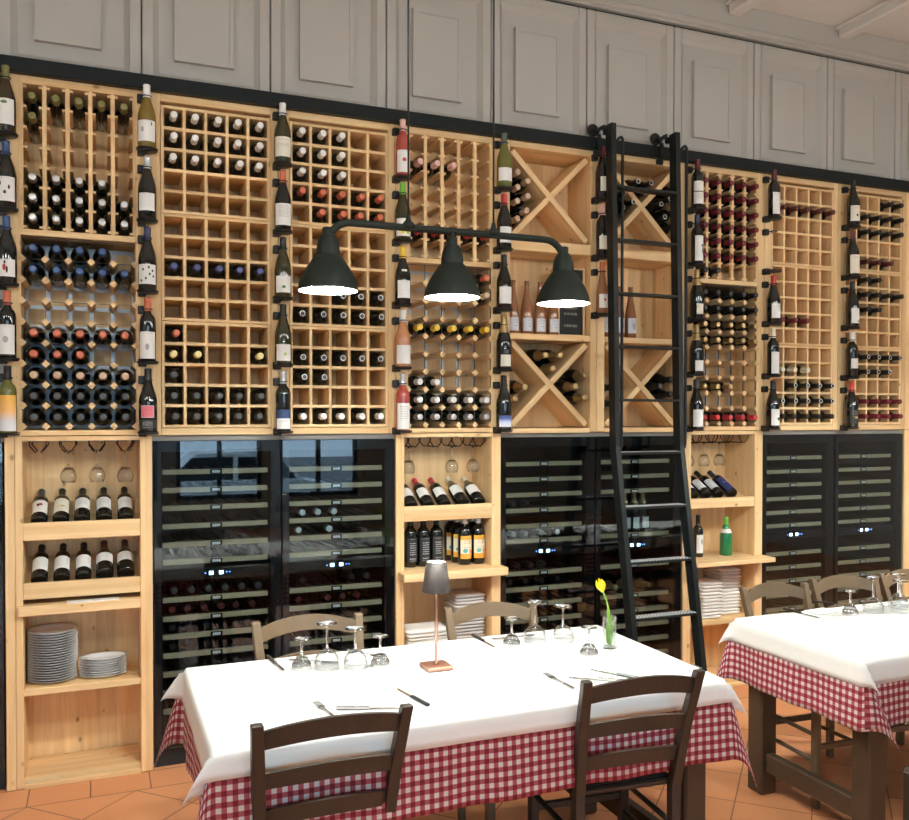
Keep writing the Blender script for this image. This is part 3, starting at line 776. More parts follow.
for c in range(9):
    for i in range(5):
        if c == 5 and i > 2: continue
        link('neck_clip', clip_me, RACK[c], (CX[c] - XK[c], -.0605, CZ(i))); link('base_tray', tray_me, RACK[c], (CX[c] - XK[c], -.0605, CZ(i)))
        if (c, i) not in D: continue
        p, g, cap, labs, wds = D[(c, i)]
        sc = .985 * .300 / PROF[p][2]
        lb = wds + ', ' + SLOT[i] + ' in the ' + COLDESC[c]
        while len(lb.split()) > 16: lb = lb.replace(' in the ', ' in ', 1) if ' in the ' in lb else lb.replace(' and ', ' ', 1) if ' and ' in lb else lb.replace(' the ', ' ', 1)
        b = bottle(lb, p, g, cap, (CX[c], -.0605, CZ(i)), (0, 0, -.12 + .0 * c), labs, 'bottles displayed upright between the racks', scale=sc)
        if (c, i) == (2, 0):
            cu = bpy.data.curves.new('lettering', 'FONT'); cu.body = 'CINO'; cu.size = .022; cu.align_x = 'CENTER'; cu.space_character = 1.25
            to = bpy.data.objects.new('lettering', cu); me0 = to.to_mesh()
            tm = MB(); r_ = PROF[p][1] + .0012
            tm.v = [(r_ * sin(v.co.x / r_), -r_ * cos(v.co.x / r_), .078 + v.co.y) for v in me0.vertices]
            for pl in me0.polygons: tm.face(list(pl.vertices), 'ink_grey')
            to.to_mesh_clear(); bpy.data.objects.remove(to); bpy.data.curves.remove(cu)
            lo = [ch for ch in b.children if ch.name.startswith('label')][0]
            tm.build('lettering', lo)

# bottles lying in the braced racks
def pile(k, where, pts, prof, glass, cap, wds, tip=-.02, ring=False, lab=None):
    for i, (x, z) in enumerate(pts):
        bottle('%s %s' % (wds[i] if isinstance(wds, (list, tuple)) else wds, where), prof, glass, cap, (x, tip + PROF[prof][2], z), LIE, lab, 'bottles lying in the ' + RK[k], ring)
xa4, xa5 = XK[4] + .055, XK[5] + .055
pts = [(xa4 + a, b) for a, b in ((.039, 2.995), (.101, 2.952), (.039, 2.913), (.101, 2.870), (.0375, 2.838), (.093, 2.790), (.0375, 2.742))]
pile(4, 'bottle in upper left triangle of the cross-brace rack left of ladder', pts, 'bord', 'glass_black', 'tan', ['tan-tipped ' + w for w in ('topmost', 'second', 'third', 'fourth', 'fifth', 'sixth', 'lowest')][:len(pts)])
Xc4, Zc4 = XK[4] + .309, 1.842
pile(4, 'bottle in lower cross-brace rack, top triangle, left of ladder', [(Xc4 - .046, Zc4 + .161), (Xc4 + .046, Zc4 + .161), (Xc4, Zc4 + .0865)], 'champ', 'glass_black', 'gold', ['gold-foiled left', 'gold-foiled right', 'gold-foiled lowest'], tip=-.03)
xr = XK[4] + PW - .041
pile(4, 'bottle in lower cross-brace rack, right triangle, left of ladder', [(xr - .046, Zc4 + .052), (xr - .109, Zc4 - .010), (xr - .046, Zc4 - .072)], 'champ', 'glass_black', 'gold', ['gold-foiled uppermost', 'gold-foiled middle', 'gold-foiled lowest'], tip=-.03, lab=[('lab_cream', .170, .195, .8)] and None)
pile(4, 'bottle in lower cross-brace rack, left triangle, left of ladder', [(xa4 + .105, Zc4 - .015), (xa4 + .045, Zc4 - .080)], 'champ', 'glass_black', 'gold', ['gold-foiled upper', 'gold-foiled lower'], tip=.02)
Xc5, Zc5 = XK[5] + .309, 2.885
pile(5, 'bottle in upper left triangle of the cross-brace rack behind ladder', [(xa5 + .040, 2.975), (xa5 + .112, 2.945), (xa5 + .178, 2.900), (xa5 + .040, 2.890), (xa5 + .107, 2.862), (xa5 + .040, 2.8135), (xa5 + .0375, 2.738)], 'bord', 'glass_black', 'black', ['black topmost', 'black second', 'black third, innermost', 'black fourth', 'black fifth', 'black sixth', 'black lowest'], ring=True)
pile(5, 'bottle in top triangle of the cross-brace rack behind ladder', [(Xc5 - .045, Zc5 + .136), (Xc5 + .044, Zc5 + .136), (Xc5, Zc5 + .0765)], 'bord', 'glass_black', 'black', ['black left', 'black right', 'black lowest'], ring=True)
xr5 = XK[5] + PW - .041
pile(5, 'bottle in upper right triangle of the cross-brace rack behind ladder', [(xr5 - .040, 3.010), (xr5 - .075, 2.940), (xr5 - .138, 2.905), (xr5 - .040, 2.868), (xr5 - .112, 2.833), (xr5 - .038, 2.790)], 'bord', 'glass_black', 'black', ['black topmost', 'black second', 'black third', 'black fourth', 'black fifth', 'black lowest'], ring=True)
pile(5, 'bottle in lower right triangle of the cross-brace rack behind ladder', [(xr5 - .124, 1.842), (xr5 - .046, 1.795), (xr5 - .046, 1.883)], 'champ', 'glass_black', 'black', ['big black left', 'big black lower right', 'big black upper right'], tip=.0)
pile(5, 'bottle in lower left triangle of the cross-brace rack behind ladder', [(xa5 + .046, 1.83), (xa5 + .046, 1.738)], 'champ', 'glass_black', 'black', ['big black upper', 'big black lower'], tip=.0)
# standing on the middle shelves
for i, x in enumerate((2.128, 2.212, 2.296, 2.380)):
    bottle('rose bottle with white label, %s from left on shelf above lower braces' % ORD[i], 'flute', 'glass_rust' if i else 'glass_rust', None, (x, .062, 2.1203), (0, 0, .12), [('lab_grey', .018, .098, 1.15, (('ink_grey', .045, .05, -.4, .3),))], 'rose bottles on the shelf left of the ladder', scale=.92)
for i, x in enumerate((2.735, 2.815, 2.895)):
    bottle('dark rose bottle with white label, %s from left on shelf behind ladder' % ORD[i], 'flute', 'glass_rust', None, (x, .062, 2.1203), (0, 0, .15), [('lab_grey', .03, .125, 1.1, (('ink_grey', .05, .10, -.4, .4),))], 'rose bottles on the shelf behind the ladder', scale=.93)
gb = thing('wine_box', 'wooden presentation box with black printed front, standing on shelf behind right pendant shade', 'box', (2.487, .09, 2.1203))
MB().box(-.085, .085, -.05, -.042 + .09, 0, .007, 'pine').box(-.085, -.078, -.05, .048, .007, .385, 'pine').box(.078, .085, -.05, .048, .007, .385, 'pine').box(-.078, .078, -.05, .048, .378, .385, 'pine').box(-.078, .078, .04, .048, .007, .378, 'pine!Z').build('box_frame', gb)
fb = MB(); fb.v = [(-.0775, -.040, .0075), (.0775, -.040, .0075), (.0775, -.040, .377), (-.0775, -.040, .377), (-.0775, .0, .0075), (.0775, .0, .0075), (.0775, .0, .377), (-.0775, .0, .377)]
fb.face((0, 1, 2, 3), 'lab_box', False, ((0, 0), (1, 0), (1, 1), (0, 1)))
for q in ((4, 7, 6, 5), (0, 4, 5, 1), (1, 5, 6, 2), (2, 6, 7, 3), (3, 7, 4, 0)): fb.face(q, 'cooler_black', False, ((0, 0),) * 4)
fb.build('printed_front', gb)

# ------------------------------------------------------------------ open shelf units
SU = {0: ('open pine shelf unit at the far left with two bottle ledges and plates', 'left shelf unit', .616),
      3: ('open pine shelf unit in the middle between the wine coolers, behind the table lamp', 'middle shelf unit', .600),
      6: ('open pine shelf unit right of the ladder holding a green bottle', 'right shelf unit', .599),
      9: ('pine shelf unit at the right edge of the photo beyond the last cooler', 'far right shelf unit', .6)}
LEDGE = {0: [(1.108, 1.187), (.845, .918)], 3: [(1.111, 1.191)], 6: [(1.105, 1.166)], 9: [(1.11, 1.19)]}
SHELF = {0: [(.776, .820, -.025), (.412, .443, 0.004)], 3: [(.812, .855, -.10), (.385, .415, .004)], 6: [(.772, .800, -.12), (.390, .421, .004)], 9: [(.776, .82, 0.004)]}
def glass_rail():
    g = MB()
    for sx in (-1, 1):
        x = sx * .034
        g.tube([(x, .03, 0), (x, .03, -.022), (sx * .012, .035, -.052), (sx * .012, .20, -.052), (x, .205, -.022), (x, .205, 0)], .0032, 'wire_dark', 6)
    return g
grail = glass_rail().mesh('glass_rail')
for k in (0, 3, 6, 9):
    x0 = XK[k] + (.005 if k == 3 else 0); w = SU[k][2]
    t = thing('shelf_unit', SU[k][0], 'shelf unit', (x0, 0, 0), 'open pine shelf units under the racks')
    lw, rw = .070, .054
    if k == 3: lw = .046
    if k == 6: rw = .062; lw = .06
    MB().box(0, lw * .55, 0, .29, 0, 1.573, 'pine', .003).box(lw * .55 + .001, lw, .003, .29, 0, 1.573, 'pine', .003).build('side_panel', t)
    MB().box(w - rw, w, 0, .29, 0, 1.573, 'pine', .003).build('side_panel', t)
    MB().box(lw, w - rw, .278, .29, 0, 1.573, 'pineZ').build('back_panel', t)
    MB().box(lw, w - rw, .004, .268, 1.553, 1.573, 'pine').build('top_board', t)
    MB().box(lw, w - rw, .012, .268, .012, .042, 'pine', .002).box(lw, w - rw, -.012, .006, 0, .022, 'pine', .002).build('bottom_board', t)
    for z0, z1 in LEDGE[k]:
        le = MB().box(lw, w - rw, .002, .024, z0, z1, 'pine', .003)
        le.build('ledge_front', t)
        L = .272
        sb = MB().box(lw, w - rw, 0, L, -.014, 0, 'pineX', .001)
        sb.build('sloped_board', t, (0, .028, z0 + .022), (R(29), 0, 0))
    for z0, z1, y in SHELF[k]:
        if y < -.03:
            MB().box(lw + .0005, w - rw - .0005, .0, .268, z0, z1, 'pine').box(lw * .2, w + .0, y, -.0005, z0, z1, 'pine', .004).build('shelf', t)
        else:
            MB().box(lw + (0 if y >= 0 else -.02) * (y < 0), w - rw + (.0), y, -.0005 if y < 0 else .268, z0, z1, 'pine', .003).build('shelf', t)
            if y < 0: MB().box(lw, w - rw, .0, .268, z0, z1, 'pine').build('shelf', t)
    if k != 9:
        for i in range(4):
            link('glass_rail', grail, t, (lw + .062 + i * (w - lw - rw - .124) / 3, .0, 1.5535))

def recline(label, x, zled, prof, glass, cap, lab, group, rz=0.):
    """a bottle lying back on a sloped ledge board, base against the ledge front"""
    r = PROF[prof][1] * .96; a = R(29)
    # the board's face starts at y .028, zled + .022 and rises backwards at the angle a
    s0 = 2 * r * math.tan(a) + .003
    y = .028 + s0 * cos(a) - (r + .001) * sin(a); z = zled + .022 + s0 * sin(a) + (r + .001) * cos(a)
    bottle(label, prof, glass, cap, (x, y, z), (-(pi / 2 - a), 0, rz), lab, group, scale=(.96, .96, .86))
for i, (x, pf, cap, lb, wd) in enumerate(((-.255, 'bord', 'grey', [('lab_plain', .045, .155, 1.15, (('ink_red', .10, .125, -.1, .35), ('ink_black', .095, .12, -.35, .0)))], 'grey-capped bottle with red emblem'), (-.165, 'bord', 'black', [('lab_cream', .045, .165, 1.15, (('ink_gold', .085, .10, -.5, .5),))], 'black-capped bottle with cream label'),
        (-.075, 'bord', 'black', [('lab_white_b', .07, .165, 1.15)], 'black-capped bottle with white label'), (.018, 'bord', 'black', [('lab_white_b', .065, .165, 1.15)], 'black-capped bottle with white label'), (.112, 'bord', 'black', [('lab_white_b', .06, .16, 1.15)], 'black-capped bottle with white label'))):
    recline('%s, %s on upper ledge, left shelf unit' % (wd, ORD[i] + ' from left'), x, 1.108, pf, 'glass_black', cap, lb, 'bottles reclining on the upper left ledge')
for i, (x, pf, lb, wd) in enumerate(((-.255, 'bord', [('lab_white', .05, .155, 1.15)], 'bottle with grey-white label'), (-.163, 'bord', [('lab_white', .05, .155, 1.15)], 'bottle with grey-white label'), (-.072, 'bord', [('lab_white', .05, .155, 1.15)], 'bottle with grey-white label'),
        (.020, 'burg', [('lab_plain', .075, .15, 1.2)], 'wide bottle with plain white label'), (.112, 'burg', [('lab_plain', .075, .15, 1.2)], 'wide bottle with plain white label'))):
    recline('%s, %s on lower ledge, left shelf unit' % (wd, ORD[i] + ' from left'), x, .845, pf, 'glass_black', 'black' if i < 3 else 'maroon', lb, 'bottles reclining on the lower left ledge')
for i, (x, pf, cap, lb) in enumerate(((1.528, 'bord', 'red', 'lab_white'), (1.622, 'bord', 'red', 'lab_white'), (1.718, 'bord', 'red', 'lab_white'), (1.820, 'burg', 'cream', 'lab_plain'), (1.918, 'burg', 'cream', 'lab_plain'))):
    recline('%s-capped bottle reclining %s from left on ledge of the middle shelf unit' % (cap, ORD[i]), x, 1.111, pf, 'glass_black', cap, [(lb, .065, .15, 1.15)], 'bottles reclining on the middle ledge')
for i, (x, cap, lb) in enumerate(((3.345, 'black', 'lab_grey'), (3.438, 'black', 'lab_grey'), (3.532, 'black', 'lab_grey'), (3.636, 'navy', 'lab_blue'))):
    recline('%s bottle reclining %s from left on ledge right of the ladder' % ('blue-labelled' if i == 3 else 'pale-labelled', ORD[i]), x, 1.105, 'bord', 'glass_black', cap, [(lb, .045 if i < 3 else .02, .15 if i < 3 else .17, 1.15)], 'bottles reclining on the right ledge')
# standing bottles in the units
for i, x in enumerate((1.545, 1.618, 1.692)):
    bottle('black bottle with dark silver-printed label, %s from left behind the table lamp' % ORD[i], 'bord', 'glass_black', 'black', (x, .115, .8553), (0, 0, .15), [('lab_darkwhite', .03, .17, 1.)], 'dark bottles standing in the middle shelf unit', scale=(.98, .98, .93))
for i, (x, y) in enumerate(((1.828, .238), (1.930, .165), (1.838, .162), (1.848, .085), (1.928, .085))):
    nm = ('back left', 'back right', 'middle left', 'front left', 'front right')[i]
    bottle('white-capped bottle with orange picture label, %s of the cluster in middle shelf unit' % nm, 'bord', 'glass_black', 'white', (x, y, .8553), (0, 0, .2), [('lab_orange', .035, .17, 1.25, (('ink_teal', .07, .095, -.8, -.1), ('ink_orange', .065, .09, .1, .7), ('ink_black', .115, .15, .1, .16)))], 'orange-labelled bottles in the middle shelf unit', scale=(1., 1., .93))
bottle('dark bottle with white label standing left of the green bottle', 'bord', 'glass_black', 'black', (3.405, .085, .8003), (0, 0, .2), [('lab_plain', .03, .16, 1.1, (('ink_grey', .09, .13, -.3, .3),))], scale=.86)
eb = bottle('green glass water bottle standing alone on the shelf right of the ladder', 'burg', 'glass_emerald', 'green', (3.610, .075, .8003), (0, 0, .2), None, scale=(.95, .95, .80), name='water_bottle')
link('neck_label', MB().lathe([(.0362, .175), (.0344, .181), (.0268, .205)], 'lab_plain', 16).mesh('neck_label'), eb)

# hanging stemware
def wineglass_mesh(R_=.040, h=.20, bowl=.095, rim=.031, foot=.034):
    p = [(0, .0), (foot, .0008), (foot, .0020), (foot * .5, .0035), (.0065, .008), (.0042, .02), (.0042, h - bowl - .012), (.006, h - bowl - .003),
         (R_ * .55, h - bowl + .008), (R_ * .88, h - bowl + .028), (R_, h - bowl + .048), (R_ * .96, h - .02), (rim, h)]
    inner = [(r - .0012, z + .0006) for r, z in p[::-1][:5]] + [(R_ * .5, h - bowl + .0105), (0, h - bowl + .003)]
    return MB().lathe(p + inner, ['crystal_stem'] * 7 + ['crystal'] * (len(p + inner) - 8), 28).mesh('wine_glass')
wg_big = wineglass_mesh(.045, .205, .105, .033, .037)
wg_mid = wineglass_mesh(.037, .150, .076, .029, .033)
wg_small = wineglass_mesh(.032, .135, .070, .026, .032)
HG = [(-.145, 0), (-.030, 0), (.085, 0)]
HUNG = [(.0 + XK[0] + .070 + .062 + i * .1227, 'left shelf unit') for i in (1, 2, 3)] + [(XK[3] + .005 + .046 + .062 + i * .1253, 'middle shelf unit') for i in (0, 2, 3)] + [(XK[6] + .06 + .062 + i * .1177, 'right shelf unit') for i in (0, 1, 2)]
for i, (x, u) in enumerate(HUNG):
    o = link('wine_glass', wg_mid, None, (x, .115 if i != 2 else .06, 1.5535 - .047), (pi, 0, 0))
    tag(o, 'wine glass hanging upside down under the rack, %s of three in %s' % (('left', 'middle', 'right')[i % 3], u), 'glass', 'glasses hanging in the shelf units')

# plates
pl = MB().lathe([(0, .002), (.070, .0), (.075, .004), (.096, .0105), (.1085, .0150), (.109, .0165), (.096, .0130), (.074, .0075), (.069, .0045), (0, .0045)], 'china', 40).mesh('plate')
px, py = XK[0] + .183, .135
for i in range(20):
    n = 20 - i
    o = link('dinner_plate', pl, None, (px + random.uniform(-.0015, .0015), py + random.uniform(-.0015, .0015), .4432 + .0116 * i), (0, 0, random.random() * 6))
    tag(o, 'round white plate in tall stack on left shelf unit, %s' % ('topmost' if n == 1 else 'bottom one' if i == 0 else ORD[n - 1] + ' from the top'), 'plate', 'round plates in the tall stack')
for i in range(8):
    n = 8 - i
    o = link('oval_plate', pl, None, (.012 + random.uniform(-.002, .002), .105, .4432 + .0115 * i), (0, 0, 0)); o.scale = (.95, .62, 1.)
    tag(o, 'oval white platter in low stack on left shelf unit, %s' % ('topmost' if n == 1 else 'bottom one' if i == 0 else ORD[n - 1] + ' from the top'), 'plate', 'oval platters in the low stack')
# sheet on the lower shelf of the left unit
o = MB().box(-.11, .11, -.03, .03, 0, .003, 'paper').build('paper_sheet', None, (-.03, .02 - .01, .8203), (0, 0, .05)); tag(o, 'white printed paper sheet on the shelf above the plates', 'paper')

# folded napkins
def napkin_me(w, d_, h, mat, seed):
    rn = random.Random(seed); b = MB(); n = 10
    P = []
    for j in range(4):
        pass
    nx, ny = 8, 6
    for top in (0, 1):
        for i in range(nx + 1):
            for j in range(ny + 1):
                x = -w / 2 + w * i / nx; y = -d_ / 2 + d_ * j / ny
                e = min(1, min(i, nx - i, j, ny - j) * 1.)
                P.append((x + rn.uniform(-.003, .003), y + rn.uniform(-.002, .002), (h * (.72 + .28 * e) if top else h * (.28 - .28 * e)) + .0008 * sin(9 * i + seed)))
    b.v = P; o = (nx + 1) * (ny + 1); g = lambda t, i, j: t * o + i * (ny + 1) + j
    for i in range(nx):
        for j in range(ny):
            b.face((g(1, i, j), g(1, i + 1, j), g(1, i + 1, j + 1), g(1, i, j + 1)), mat, True)
            b.face((g(0, i, j), g(0, i, j + 1), g(0, i + 1, j + 1), g(0, i + 1, j)), mat, True)
    for i in range(nx):
        b.face((g(0, i, 0), g(0, i + 1, 0), g(1, i + 1, 0), g(1, i, 0)), mat, True); b.face((g(0, i, ny), g(1, i, ny), g(1, i + 1, ny), g(0, i + 1, ny)), mat, True)
    for j in range(ny):
        b.face((g(0, 0, j), g(1, 0, j), g(1, 0, j + 1), g(0, 0, j + 1)), mat, True); b.face((g(0, nx, j), g(0, nx, j + 1), g(1, nx, j + 1), g(1, nx, j)), mat, True)
    return b.mesh('folded_napkin')
def nap_stack(n, x, y, z, w, d_, h, mat, words_, group, lean=0.):
    mes = [napkin_me(w, d_, h * 1.06, mat, s) for s in range(3)]
    for i in range(n):
        o = link('folded_napkin', mes[i % 3], None, (x + lean * i + random.uniform(-.004, .004), y + random.uniform(-.003, .003), z + h * i), (0, 0, random.uniform(-.05, .05)))
        k = n - i
        tag(o, 'folded %s, %s' % (words_, 'topmost' if k == 1 else 'bottom one' if i == 0 else ORD[k - 1] + ' from the top'), 'napkin', group)
nap_stack(11, 3.470, .115, .4213, .150, .17, .0205, 'napkin', 'white napkin in front stack right of the ladder', 'napkins in the front stack right of the ladder')
nap_stack(14, 3.655, .165, .4213, .15, .17, .0205, 'napkin', 'white napkin in back stack right of the ladder', 'napkins in the back stack right of the ladder')
nap_stack(6, 1.625, .125, .4153, .24, .20, .0185, 'napkin', 'white napkin in left pile behind the table lamp', 'napkins in the left pile of the middle unit')
nap_stack(15, 1.868, .14, .4153, .17, .19, .0185, 'napkin_grey', 'grey-white napkin in right pile of middle shelf unit', 'napkins in the right pile of the middle unit')

# ------------------------------------------------------------------ wine coolers
UP = [1.400, 1.314, 1.229, 1.143, 1.056, .973]; LO = [.795, .706, .620, .531, .443, .355, .267]
CL = [('far-left wine cooler just past the left shelf unit edge', -.99, .598, [], []),
      ('black glass wine cooler, leftmost of the pair behind the front table', .231, .600, UP, LO),
      ('black glass wine cooler, right one of the pair left of the middle shelf unit', .834, .590, UP, LO),
      ('black glass wine cooler just right of the middle shelf unit, left of the ladder', 2.026, .600, UP, LO),
      ('black glass wine cooler behind the ladder', 2.629, .599, UP[:3] + UP[5:], LO[:1] + LO[2:]),
      ('black glass wine cooler at right, left one of the pair behind the right table', 3.835, .588, UP, LO),
      ('black glass wine cooler at the far right, behind the right table', 4.428, .606, UP, LO)]
CL[0] = ('black wine cooler left of the left shelf unit, cut off by the photo edge', -.992, .598, UP, LO)
CTOP = 1.547
for lab, x0, w, ups, los in CL:
    t = thing('wine_cooler', lab, 'wine cooler', (x0, .0, 0), 'black glass wine coolers under the racks')
    b = MB(); y0, y1 = .035, .58
    b.box(.002, .025, y0, y1, .0, CTOP, 'cooler_inside'); b.box(w - .025, w - .002, y0, y1, .0, CTOP, 'cooler_inside')
    b.box(.025, w - .025, y0, y1, CTOP - .02, CTOP, 'cooler_inside'); b.box(.025, w - .025, y0, y1, 0, .10, 'cooler_inside'); b.box(.025, w - .025, y1 - .02, y1, .1, CTOP - .02, 'cooler_inside')
    b.box(.025, w - .025, .06, y1 - .02, .875, .930, 'cooler_inside')
    b.build('cabinet', t)
    f = MB()
    f.box(.003, .038, .012, .033, .09, CTOP - .002, 'cooler_black', .002); f.box(w - .050, w - .003, .012, .033, .09, CTOP - .002, 'cooler_black', .002)
    f.box(.038, w - .050, .012, .033, .09, .13, 'cooler_black'); f.box(.038, w - .050, .012, .033, CTOP - .052, CTOP - .002, 'cooler_black')
    f.build('door_frame', t)
    MB().box(.003, w - .003, .005, .0115, .09, CTOP - .002, 'cooler_glass').build('door_glass', t)
    sh = MB().box(.045, w - .058, .055, .078, -.012, .012, 'shelf_front', .002)
    for i in range(9):
        sx = .06 + i * (w - .135) / 8; sh.box(sx - .012, sx + .012, .078, .53, -.008, .0, 'shelf_deck')
    for yy in (.2, .4): sh.box(.03, w - .03, yy, yy + .015, -.012, -.008, 'shelf_deck')
    sh_me = sh.mesh('shelf')
    cx = w / 2 - .007
    clip = MB().box(cx - .028, cx + .028, .050, .055, -.011, .011, 'cooler_black', .002).box(cx - .019, cx + .019, .0485, .050, -.0065, .0065, 'paper').mesh('label_clip')
    for z in ups + los:
        s_ = link('shelf', sh_me, t, (0, 0, 1.67 + (z - 1.67) * 1.0135)); link('label_clip', clip, s_)
    p = MB().box(.045, w - .058, .040, .058, .885, .925, 'cooler_black').build('control_panel', t)
    dg = MB()
    for j, dx in enumerate((-.035, .012)):
        for q in range(2):
            ox = cx + dx + q * .011
            for (a, b_, c, d_) in ((0, .007, .0, .0018), (0, .007, .007, .0088), (0, .007, .0142, .016), (0, .0018, .0, .016), (.0052, .007, 0, .016)):
                dg.box(ox + a, ox + b_, .0385, .040, .898 + c, .898 + d_, 'led_white')
    for q in (-.055, .045, .06): dg.box(cx + q, cx + q + .004, .0388, .04, .904, .908, 'led_blue')
    dg.build('led_display', p)
def cz(z, up=.0125): return 1.67 + (z - 1.67) * 1.0135 + up
ncool = {}
def cool(nm, x0, z, xs, cap='grey', prof='bord', tip=.085, wds='bottle'):
    sh = {1.400: 'top', 1.314: 'second', 1.229: 'third', 1.143: 'fourth', 1.056: 'fifth', .973: 'sixth', .795: 'first lower', .706: 'second lower', .620: 'third lower', .531: 'fourth lower'}[z]
    for i, x in enumerate(xs):
        bottle('%s-capped bottle on %s shelf inside %s, %s from left' % (cap, sh, nm, ORD[i]), prof, 'glass_black', cap, (x0 + x, tip + PROF[prof][2], cz(z, .0012) + PROF[prof][1]), LIE, None, 'bottles inside the wine coolers', cap == 'ring', mass=prof != 'champ')
A_, B_, C_, D_ = 'the leftmost wine cooler', 'the second wine cooler', 'the cooler left of ladder', 'the cooler behind ladder'
cool(A_, .231, .795, (.10, .18, .26, .34, .42, .50), 'grey'); cool(A_, .231, .706, (.09, .16, .24, .32, .39, .47), 'maroon')
cool(A_, .231, .620, (.09, .17, .25, .45), 'black'); cool(A_, .231, .531, (.09, .17, .25), 'black'); cool(A_, .231, .973, (.14, .26, .38), 'black')
cool(B_, .834, 1.143, (.12, .20, .285), 'white'); cool(B_, .834, 1.056, (.10, .26), 'white'); cool(B_, .834, .795, (.12, .38, .46), 'black', 'champ'); cool(B_, .834, .706, (.10, .25, .33, .41), 'maroon')
cool(C_, 2.026, .973, (.12, .20, .30, .40), 'silver'); cool(C_, 2.026, .795, (.15, .23, .31), 'black'); cool(C_, 2.026, 1.143, (.12, .2), 'black'); cool(C_, 2.026, .706, (.10, .2, .3, .4), 'black')
cool(D_, 2.629, .620, (.10, .19, .28, .42), 'gold', 'champ')
for i, x in enumerate((.09, .30, .365, .43)):
    bottle('gold-capped bottle with white label standing %s from left in cooler behind the ladder' % ORD[i], 'champ', 'glass_black', 'gold', (2.629 + x, .17, cz(.973, .0013)), (0, 0, .3), [('lab_white', .03, .11, .9)], 'bottles standing in the cooler behind the ladder', scale=.83)

tag(STUFF.build('wine_bottles'), 'dark bottles lying in the two grid racks at right and inside the glass coolers', 'bottles', None, 'stuff')
# ------------------------------------------------------------------ ladder
ld = thing('ladder', 'tall black metal library ladder hanging from the rail and leaning on the floor', 'ladder', (2.607, 0, 0))
def ly(z):   # distance of the ladder from the racks: upper length nearly upright, lower length leaning out
    return -.150 - (3.28 - z) * .030 if z > 1.5 else -.2034 - (1.5 - z) * .17
def bent(xa, xb, dep, ztop):
    b = MB(); ring = []
    zs = [0.0, 1.5, ztop]
    for z in zs:
        y = ly(z); o = len(b.v); b.v += [(xa, y - dep / 2, z), (xb, y - dep / 2, z), (xb, y + dep / 2, z), (xa, y + dep / 2, z)]; ring.append(o)
    for p, q in zip(ring, ring[1:]):
        for i in range(4): b.face((p + i, p + (i + 1) % 4, q + (i + 1) % 4, q + i), 'black_metal')
    b.face((3, 2, 1, 0), 'black_metal'); b.face([ring[-1] + i for i in range(4)], 'black_metal')
    return b
bent(0, .030, .062, 3.275).build('side_rail', ld); bent(.424, .454, .062, 3.275).build('side_rail', ld)
for i, z in enumerate([2.935, 2.642, 2.347, 2.054, 1.760, 1.467, 1.172, .880, .588, .295]):
    tl = R(0)
    tr = MB().box(.030, .424, ly(z) - .036, ly(z) + .034, z - .014, z, 'black_metal', .003)
    o = tr.build('rung', ld)
    if z < 1.6:
        MB().box(.034, .420, ly(z) - .034, ly(z) + .030, z + .0002, z + .002, 'tread_grip').build('tread_grip', o)
for x, xr_ in ((.078, .030), (.506, .454)):
    h = MB(); y = ly(2.4) + .005
    h.tube([(xr_, y, 3.165), (x - .020, y, 3.200), (x - .008, y, 3.206), (x, y, 3.195), (x, y, 3.1), (x, y, 1.51), (x - .004, y, 1.486), (x - .012, y, 1.478), (xr_, y, 1.478)], .0085, 'black_metal', 8)
    h.build('hand_rail', ld)
for x in (-.035, .382):
    wh = MB().lathe([(0, -.010), (.026, -.010), (.026, -.004), (.036, -.004), (.036, .004), (.026, .004), (.026, .010), (0, .010)], 'knob_black', 20, Matrix.Translation((x, -.044, 3.267)) @ Matrix.Rotation(pi / 2, 4, 'X'), False)
    wh.build('roller', ld)
    br = MB().prism([(x - .006, 3.255), (x + .035, 3.288), (x + .062, 3.300), (x + .062, 3.268), (x + .036, 3.268), (x + .022, 3.245)], -.076, -.060, 'black_metal')
    br.prism([(x + .018, 3.242), (x + .032, 3.242), (x + .045, 3.20), (x + .026, 3.13), (x + .012, 3.13), (x + .012, 3.20)], -.076, -.062, 'black_metal')
    br.box(x - .012, x + .030, -.086, -.064, 3.115, 3.145, 'black_metal', .004)
    br.box(x + .05, x + .078, -.16, -.066, 3.24, 3.27, 'black_metal', .003)
    br.tube([(x, -.076, 3.267), (x, -.03, 3.267)], .008, 'black_metal')
    br.build('roller_bracket', ld)

